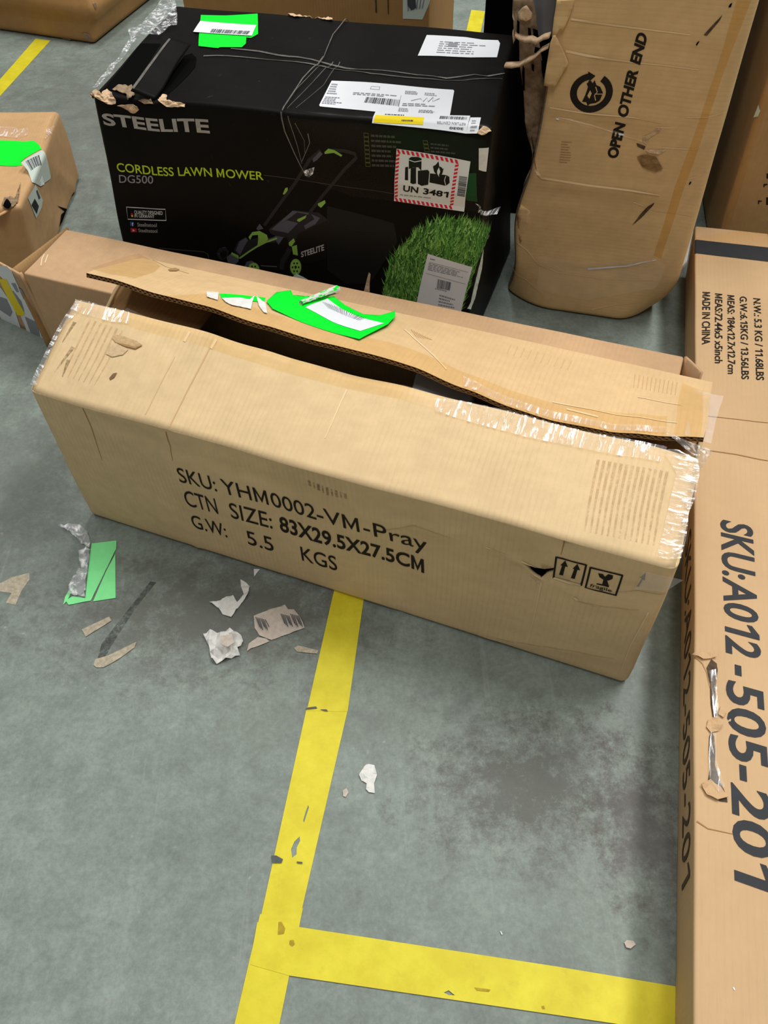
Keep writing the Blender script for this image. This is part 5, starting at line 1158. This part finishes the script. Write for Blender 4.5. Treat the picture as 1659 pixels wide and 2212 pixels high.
for px in (zp(Z5, (370, 240), (400, 260), (395, 440), (372, 430)), zp(Z5, (500, 330), (530, 340), (545, 460), (505, 455)), zp(Z5, (545, 760), (575, 780), (570, 860), (545, 830)), zp(Z5, (585, 560), (660, 580), (590, 650), (575, 620)), zp(Z5, (560, 340), (615, 360), (625, 450), (570, 470)), zp(Z5, (440, 780), (460, 820), (462, 1080), (445, 1080), (430, 900)), zp(Z5, (660, 720), (700, 760), (690, 960), (665, 850))):
    ragged('tear_shade', px, .036, 'dark_gap', .001, .0)  # flat dark pieces stand in for shade in the torn gaps
def ribbon3(name, px, back0, back1, wd, mat='card_torn'):
    a = Acc(); V = []; n = len(px)
    for i, p in enumerate(px):
        k = back0 + (back1 - back0) * i / (n - 1); c = inplane(*p, k); w_ = wd * (.6 + .6 * abs(noise.noise(c * 90)))
        V += [c - Vector((0, 0, w_ / 2)) - td * .003, c + Vector((0, 0, w_ / 2)) - td * .003, c + Vector((0, 0, w_ / 2)) + td * .012, c - Vector((0, 0, w_ / 2)) + td * .012]
    F = []
    for i in range(n - 1):
        for j in range(4): F.append((4 * i + j, 4 * i + (j + 1) % 4, 4 * i + 4 + (j + 1) % 4, 4 * i + 4 + j))
    F += [(0, 1, 2, 3), (4 * n - 4, 4 * n - 3, 4 * n - 2, 4 * n - 1)]
    a.add(V, F, mat); return a.build(name, th, True)
ribbon3('torn_ribbon', zp(Z5, (345, 420), (400, 460), (470, 480), (540, 478), (600, 505), (680, 455), (760, 432)), .03, 0, .006)
ribbon3('torn_ribbon', zp(Z5, (220, 788), (310, 790), (400, 780), (500, 725), (590, 675), (660, 605), (745, 560)), .02, 0, .005)
ribbon3('torn_ribbon', zp(Z5, (325, 0), (320, 180), (345, 260), (355, 440), (330, 500), (320, 380)), .05, .04, .006)
ribbon3('torn_ribbon', zp(ZC, (262, 820), (275, 900), (262, 1000), (225, 1080), (205, 1190), (182, 1260)), .03, .02, .008, 'card_grey'); ribbon3('torn_ribbon', zp(ZC, (290, 930), (300, 1000), (330, 1040)), .0, .0, .004)
ragged('torn_lip', zp(ZC, (185, 1260), (205, 1205), (262, 1245), (250, 1320), (205, 1425), (190, 1380)), -.001, 'card_tall', amp=.006, label='small curled lip low on the left edge')
c0, c1 = inplane(*Z5(700, -260), .095), inplane(*Z5(700, 430), .085)
ax = (c1 - c0).normalized(); e1 = ax.cross(td).normalized(); e2 = ax.cross(e1); a = Acc(); V = []; nn = 20; mm = 14
for k in range(mm + 1):
    c = c0.lerp(c1, k / mm); rad = .020 * (1 - .25 * (k / mm) ** 3)
    for j in range(nn): V.append(c + (e1 * math.cos(j / nn * 6.2832) + e2 * math.sin(j / nn * 6.2832)) * rad * (1 + .05 * noise.noise(Vector((j, k * .6, 0)))))
a.add(V, [(k * nn + j, k * nn + (j + 1) % nn, (k + 1) * nn + (j + 1) % nn, (k + 1) * nn + j) for k in range(mm) for j in range(nn)] + [tuple(range(mm * nn, mm * nn + nn))], 'tube')
a.build('plastic_tube', None, True, 'grey film-wrapped tube showing in the torn side of the tall carton', 'tube')
# peeling label at the lower right edge
pl = [inplane(*p, .012) for p in zp(ZJ, (345, 470), (232, 600), (300, 180), (440, -40))]
pl = [onplane(*ZJ(240, 575), p00 + td * .012, td), onplane(*ZJ(330, 480), p00 + td * .03, td), onplane(*ZJ(425, 0), p00 + td * .03, td), onplane(*ZJ(292, 175), p00 + td * .012, td)]
s_ = quad_surf(pl, 8, 8, .001, 30, -td); a = Acc(); s_.into(a, 'white'); o = a.build('peeling_label', th, True, 'white label with a green edge peeling off the lower right'); solid(o, .0005, 0)
a = Acc(); poly(s_, zp(ZJ, (236, 575), (300, 178), (280, 200), (262, 330), (240, 480)), a, 'green', .0008); strip_m(s_, [(0, 0), (0.0, s_.Lv)], .005, a, 'green', .0008); a.build('label_edge', o)

# ================================================================== CARTON WITH GREEN STICKER at the left
gh = .178
Pbr, Ptr, Pfr = unp(174, 383, 0), unp(131, 238, gh), unp(44, 446, gh)
bl = Vector((-1.12, Ptr.y + .01, gh)); flv = Vector((-1.10, Pfr.y - .03, gh))
gb = [Vector((flv.x - .02, flv.y + .03, .0008)), Vector((Pfr.x - .025, Pfr.y + .025, .0008)), zz(Pbr, .0008), Vector((bl.x - .02, Pbr.y, .0008))]
gc = thing('cardboard_carton', tuple((gb[1] + gb[2]) / 2), 'dented brown carton with a green sticker over its edge, at the left of the photo', 'carton')
gx = Hex(gb + [flv, Pfr, Ptr, bl], (.42, .42, gh), .012, .005, 9, 41, .016)
gx.crease('right', zp(Z8, (360, 720), (420, 1130)), .004, .006); gx.crease('right', zp(Z8, (440, 690), (490, 1060)), -.004, .008); gx.crease('right', zp(Z8, (480, 600), (640, 750)), .005, .01); gx.crease('top', zp(Z8, (450, 70), (330, 360), (180, 560)), .004, .008)
o, gs_ = gx.body('carton_body', 'card_left', gc)
GT, GR, GF = gs_['top'], gs_['right'], gs_['front']
a = Acc(); poly(GT, zp(Z8, (-20, 330), (200, 342), (290, 335), (330, 365), (352, 405), (178, 520), (190, 545), (-20, 545)), a, 'green', .0009); gst = a.build('green_sticker', gc, False, 'neon green sticker folded over the carton edge')
a = Acc(); poly(GR, zp(Z8, (178, 520), (355, 415), (375, 430), (428, 655), (340, 720), (270, 690), (235, 590)), a, 'label_grey', .0012); a.build('white_panel', gst)
a = Acc(); barcode(GR, zp(Z8, (262, 590), (352, 540), (335, 455), (215, 510)), 12, a, 'grey_d', .0017, 3); a.build('barcode', gst)
a = Acc(); poly(GR, zp(Z8, (235, 820), (300, 705), (362, 840), (352, 900), (305, 995)), a, 'label_grey', .0010); poly(GR, zp(Z8, (262, 880), (290, 825), (325, 890), (308, 955)), a, 'black', .0016); poly(GR, zp(Z8, (302, 760), (312, 750), (340, 820), (325, 830)), a, 'grey_d', .0016); a.build('shipping_label', gc, label='small white label below the sticker')
a = Acc(); poly(GT, zp(Z8, (-20, 215), (130, 225), (160, 245), (240, 230), (245, 290), (180, 310), (130, 315), (-20, 300)), a, 'tape_c', .001, .006, hn(.003, 160)); a.build('packing_tape', gc, True, 'glinting clear tape on the top')
a = Acc(); poly(GR, zp(Z8, (390, 240), (460, 210), (430, 280), (380, 320)), a, 'tape_c', .001, .006, hn(.003, 120)); a.build('packing_tape', gc, True, 'clear tape at the top right edge')
for px in (zp(Z8, (20, 860), (60, 820), (90, 860), (130, 830), (140, 880), (100, 910), (40, 920)), zp(Z8, (95, 880), (140, 830), (180, 700), (165, 800), (150, 870))): paper('torn_paper', GT, px, 'card_grey', .008, gc, .001, None, .005)
a = Acc(); poly(GT, zp(Z8, (40, 900), (70, 850), (110, 890), (85, 920)), a, 'dark_gap', .006); a.build('torn_hole', gc)
a = Acc(); poly(GR, zp(Z8, (520, 960), (550, 935), (580, 985), (560, 1010), (500, 1070)), a, 'dark_gap', .001); a.build('torn_hole', gc)
c = [unp(*Z8(-30, 1310), .012), unp(*Z8(300, 1250), .012), unp(*Z8(155, 900), gh - .01), unp(*Z8(-30, 990), gh - .01)]
s_ = quad_surf(c, 10, 10, .003, 14, (0, -1, .3)); a = Acc(); s_.into(a, 'card_left'); o = a.build('loose_flap', gc, True, 'loose front flap bulging outwards'); solid(o, .004)
a = Acc(); strip_m(s_, [(.0, s_.Lv), (s_.Lu, s_.Lv)], .005, a, 'card_torn', .001); a.build('torn_edge', o)

# ================================================================== CARTON at the upper left
f0, f1 = unp(-160, 45, 0), unp(218, 100, 0)
ud = Vector((.11, .37, 0)).normalized(); ul = (f1 - f0).normalized(); f0 = f1 - ul * .8
u_c = [zz(f0, .0008), zz(f1, .0008), zz(f1 + ud * .5, .0008), zz(f0 + ud * .5, .0008)]
ulc = thing('cardboard_carton', tuple((u_c[0] + u_c[2]) / 2), 'worn brown carton at the upper left corner beyond the yellow tape', 'carton')
lean = Vector((-.02, .03, .34))
def uwp(a_, b_, t, p):
    k = max(0, 1 - t / .35); return p + ul * (.03 * math.exp(-((t - .32) / .1) ** 2) * a_ - .022 * k * k * a_ * a_) - ud * .02 * math.exp(-((t - .30) / .08) ** 2) * (1 - b_)
ux = Hex(u_c + [p + lean for p in u_c], (.8, .5, .34), .02, .006, 6, 51, .025, uwp)
o, us_ = ux.body('carton_body', 'card_far', ulc)
a = Acc(); poly(us_['front'], zp(Z1, (-10, 20), (300, 62), (620, 95), (800, 150), (930, 200), (800, 212), (600, 200), (300, 165), (-10, 130)), a, 'tape_b', .001); a.build('packing_tape', ulc, False, 'brown tape band low on the front')
for px in (zp(Z1, (740, 290), (800, 300), (830, 350), (800, 360), (760, 330)), zp(Z1, (560, 340), (640, 345), (620, 362), (570, 356)), zp(Z1, (830, 30), (850, 10), (870, 70), (855, 80))): paper('torn_paper', us_['front'], px, 'card_grey', .003, ulc, .001, None, .012)

# ================================================================== CARTON behind the mower carton
k0, k1 = unp(393, -6, .3), unp(928, 22, .3)
kd = Vector((-(k1 - k0).y, (k1 - k0).x, 0)).normalized()
kc = thing('cardboard_carton', (( k0.x + k1.x) / 2, (k0.y + k1.y) / 2 + .15, 0), 'brown carton standing behind the black lawn mower carton', 'carton')
kb = [zz(k0, .0008), zz(k1, .0008), zz(k1 + kd * .4, .0008), zz(k0 + kd * .4, .0008)]
kx = Hex(kb + [zz(p, .46) for p in kb], ((k1 - k0).length, .4, .46), .006, .003, 6, 61, .04)
o, ks = kx.body('carton_body', 'card_far', kc)
a = Acc(); poly(ks['front'], zp(Z3, (702, -60), (935, -60), (910, 20), (858, 155), (702, 148)), a, 'label_grey', .001); kl = a.build('shipping_label', kc, label='white label at its right end')
a = Acc()
for k in range(6): poly(ks['front'], zp(Z3, (735 + k * 26, 0), (748 + k * 26, -20), (752 + k * 22, 80 - k * 4), (740 + k * 22, 90 - k * 4)), a, 'grey_l', .0016)
poly(ks['front'], zp(Z3, (740, -30), (800, -30), (810, 60), (770, 80), (740, 40)), a, 'grey_d', .0018); a.build('label_print', kl)
a = Acc(); strip(ks['front'], zp(Z3, (485, -40), (490, 100)), .004, a, 'gouge', .0008); a.build('crease_mark', kc); a = Acc(); strip(ks['front'], zp(Z3, (583, -40), (586, 110)), .003, a, 'gouge', .0008); a.build('crease_mark', kc)

# ================================================================== BLACK CARTON between mower carton and tall carton, far behind
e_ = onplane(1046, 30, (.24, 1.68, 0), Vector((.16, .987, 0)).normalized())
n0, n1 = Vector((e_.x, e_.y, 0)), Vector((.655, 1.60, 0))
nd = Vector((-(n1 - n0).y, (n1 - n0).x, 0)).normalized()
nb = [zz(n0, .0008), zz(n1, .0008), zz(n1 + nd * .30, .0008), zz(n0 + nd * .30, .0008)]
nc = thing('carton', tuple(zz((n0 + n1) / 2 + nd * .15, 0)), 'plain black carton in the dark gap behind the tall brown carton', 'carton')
nx_ = Hex(nb + [zz(p, .88) for p in nb], ((n1 - n0).length, .30, .88), .006, .002, 6, 71, .04); nx_.body('carton_body', 'dark_gap', nc)  # raised and widened to keep lamp light off the carton to its right

# ================================================================== CARTON at the right back
r0 = Vector((.703, 1.45, 0)); rd = Vector((.955, -.20, 0)).normalized(); rn = Vector((-rd.y, rd.x, 0))
r_t = onplane(1662, 155, r0, rn); lean = Vector((r_t.x - r0.x, r_t.y - r0.y, 0)) / r_t.z * .62
rb = [zz(r0, .0008), zz(r0 + rd * .5, .0008), zz(r0 + rd * .5 + rn * .45, .0008), zz(r0 + rn * .45, .0008)]
rc = thing('cardboard_carton', tuple(zz(r0 + rd * .2 + rn * .2, 0)), 'brown carton at the right edge, behind the end of the long carton', 'carton')
rx = Hex(rb + [zz(p + lean, .62) for p in rb], (.5, .45, .62), .008, .002, 6, 81, .02)
o, rs = rx.body('carton_body', {'*': 'card_right'}, rc)
a = Acc()
for pts in (((1650, 1020), (1662, 1020), (1662, 1050), (1650, 1050)), ((1632, 1082), (1655, 1080), (1656, 1088), (1640, 1090), (1638, 1100), (1632, 1100)), ((1600, 1178), (1622, 1180), (1622, 1186), (1608, 1186), (1606, 1200), (1600, 1200)), ((1648, 1160), (1662, 1160), (1662, 1205), (1648, 1205))): poly(rs['front'], zp(ZC, *pts), a, 'ink', .0008)
a.build('printed_mark', rc)
a = Acc(); poly(rs['front'], zp(ZC, (1575, 690), (1605, 615), (1615, 650), (1600, 685)), a, 'label_grey', .001); a.build('paper_scrap', rc)
a = Acc(); poly(rs['front'], zp(ZC, (1640, 520), (1659, 450), (1659, 600), (1560, 900), (1440, 1320), (1400, 1320), (1520, 920)), a, 'tape_b', .0008); a.build('packing_tape', rc)

# ================================================================== LITTER on the floor
def litter(name, px, mat, label, cat, amp=.004, th_=.0005, st=.006, fr=110, group=None, smooth=False, base=.0008):
    group = {'sticker_scrap': 'torn green sticker pieces on the floor', 'film_scrap': 'clear film scraps on the floor', 'paper_scrap': 'torn paper scraps on the floor', 'tape_scrap': 'tan tape strips on the floor', 'plaster_chip': 'pale chips on the floor'}.get(name)
    a = Acc(); sd = len(bpy.data.objects)
    poly(GROUND, px, a, mat, base, st, lambda x, y: amp * abs(noise.noise(Vector((x * fr, y * fr, sd * .61)))))
    o = a.build(name, None, smooth, label, cat, group); solid(o, th_, 1); return o
s1 = litter('sticker_scrap', zp(ZI, (470, 178), (597, 163), (596, 205), (466, 470), (352, 492), (338, 470), (372, 448), (438, 458), (452, 330)), 'green_pale', 'larger pale green torn sticker piece on the grey floor, left of the carton', 'sticker', .0008)
litter('sticker_scrap', zp(ZI, (592, 232), (593, 457), (478, 474), (545, 320)), 'green_pale', 'triangular pale green sticker piece on the floor beside the larger green piece', 'sticker', .0008)
litter('film_scrap', zp(ZI, (300, 90), (330, 92), (400, 84), (450, 120), (470, 180), (462, 205), (420, 180), (385, 150), (350, 115)), 'film_w', 'crumpled clear film scrap above the pale green sticker on the floor', 'plastic scrap', .016, smooth=True)
litter('film_scrap', zp(ZI, (405, 225), (440, 205), (468, 215), (460, 300), (445, 380), (440, 455), (375, 448), (350, 440), (370, 370), (420, 310)), 'film_w', 'whitish film scrap stuck along the left side of the pale green sticker', 'plastic scrap', .014, smooth=True, base=.0026)
litter('sticker_scrap', zp(ZI, (335, 450), (372, 392), (380, 402), (345, 470), (325, 492)), 'green_pale', 'thin pale green sliver left of the torn sticker pieces', 'sticker', .0006)
litter('paper_scrap', zp(ZI, (1072, 478), (1110, 480), (1150, 500), (1160, 450), (1195, 445), (1215, 480), (1250, 440), (1235, 400), (1232, 362), (1262, 380), (1280, 400), (1270, 445), (1225, 500), (1185, 557), (1140, 540), (1120, 510)), 'white_b', 'white hook-shaped torn paper scrap on the floor below the carton', 'paper scrap', .006)
p_ = litter('paper_scrap', zp(ZI, (1300, 550), (1375, 520), (1378, 560), (1390, 610), (1420, 615), (1425, 560), (1460, 492), (1475, 515), (1505, 515), (1545, 565), (1560, 610), (1480, 640), (1390, 672), (1330, 650), (1305, 610)), 'paper_tan', 'torn paper scrap with barcode stripes on the floor near the yellow tape', 'paper scrap', .003)
a = Acc()
for x0, y0, n in ((1312, 562, 7), (1440, 545, 6), (1490, 545, 7)):
    for k in range(n): strip(GROUND, zp(ZI, (x0 + k * 8, y0 + k * 2), (x0 + 20 + k * 8, y0 + 50 + (k % 3) * 8)), .0011, a, 'grey_d', .0052)
o = a.build('barcode', p_)
litter('paper_scrap', zp(ZI, (1265, 730), (1275, 690), (1320, 658), (1365, 665), (1380, 680), (1330, 700), (1285, 715)), 'paper_tan', 'small greyish paper scrap between crumpled paper and barcode scrap', 'paper scrap', .002)
litter('paper_ball', zp(ZI, (1045, 650), (1080, 630), (1130, 640), (1180, 620), (1240, 660), (1250, 690), (1220, 720), (1230, 750), (1160, 775), (1110, 797), (1085, 770), (1070, 700)), 'white_b', 'crumpled off-white paper scrap, lowest of the litter beside the tape', 'paper scrap', .018, fr=75)
litter('paper_scrap', zp(ZI, (1140, 690), (1200, 680), (1215, 720), (1180, 745), (1145, 730)), 'paper_tan', 'yellowish bit lying on the crumpled off-white paper', 'paper scrap', .004, base=.020)
litter('tape_scrap', zp(ZI, (1505, 712), (1525, 700), (1630, 725), (1625, 742), (1520, 732)), 'mark_t', 'short tan strip on the floor just left of the yellow tape', 'tape scrap', .001)
litter('tape_scrap', zp(ZI, (420, 618), (560, 552), (572, 572), (545, 590), (440, 655)), 'mark_t', 'straight tan tape strip on the floor left of the dark drag mark', 'tape scrap', .001)
litter('tape_scrap', zp(ZI, (480, 800), (490, 770), (560, 750), (640, 710), (700, 682), (690, 710), (600, 775), (530, 812), (495, 812)), 'mark_t', 'curved tan tape strip on the floor at the end of the drag mark', 'tape scrap', .0015)
litter('paper_scrap', zp(ZI, (1300, 308), (1332, 310), (1318, 325), (1302, 348)), 'white_b', 'tiny white paper corner peeking from under the open carton', 'paper scrap', .001)
litter('plaster_chip', zp(ZL, (920, 545), (940, 510), (965, 475), (985, 470), (1000, 490), (1022, 478), (1040, 545), (1020, 600), (1025, 665), (985, 660), (965, 640), (970, 600), (935, 580)), 'white_b', 'white flaky chip on the grey floor right of the yellow tape', 'chip', .005)
litter('plaster_chip', zp(ZL, (810, 650), (835, 635), (850, 660), (830, 692), (812, 685)), 'paper_tan', 'small pale chip left of the white flaky chip', 'chip', .003)
litter('plaster_chip', zp(ZM, (875, 345), (890, 330), (925, 335), (938, 355), (910, 378), (885, 372)), 'paper_tan', 'small beige chip on the floor near the long carton', 'chip', .003)
litter('plaster_chip', zp(ZM, (200, 282), (207, 282), (216, 298), (210, 302)), 'white_b', 'tiny white fleck above the horizontal yellow tape', 'chip', .001, st=None)
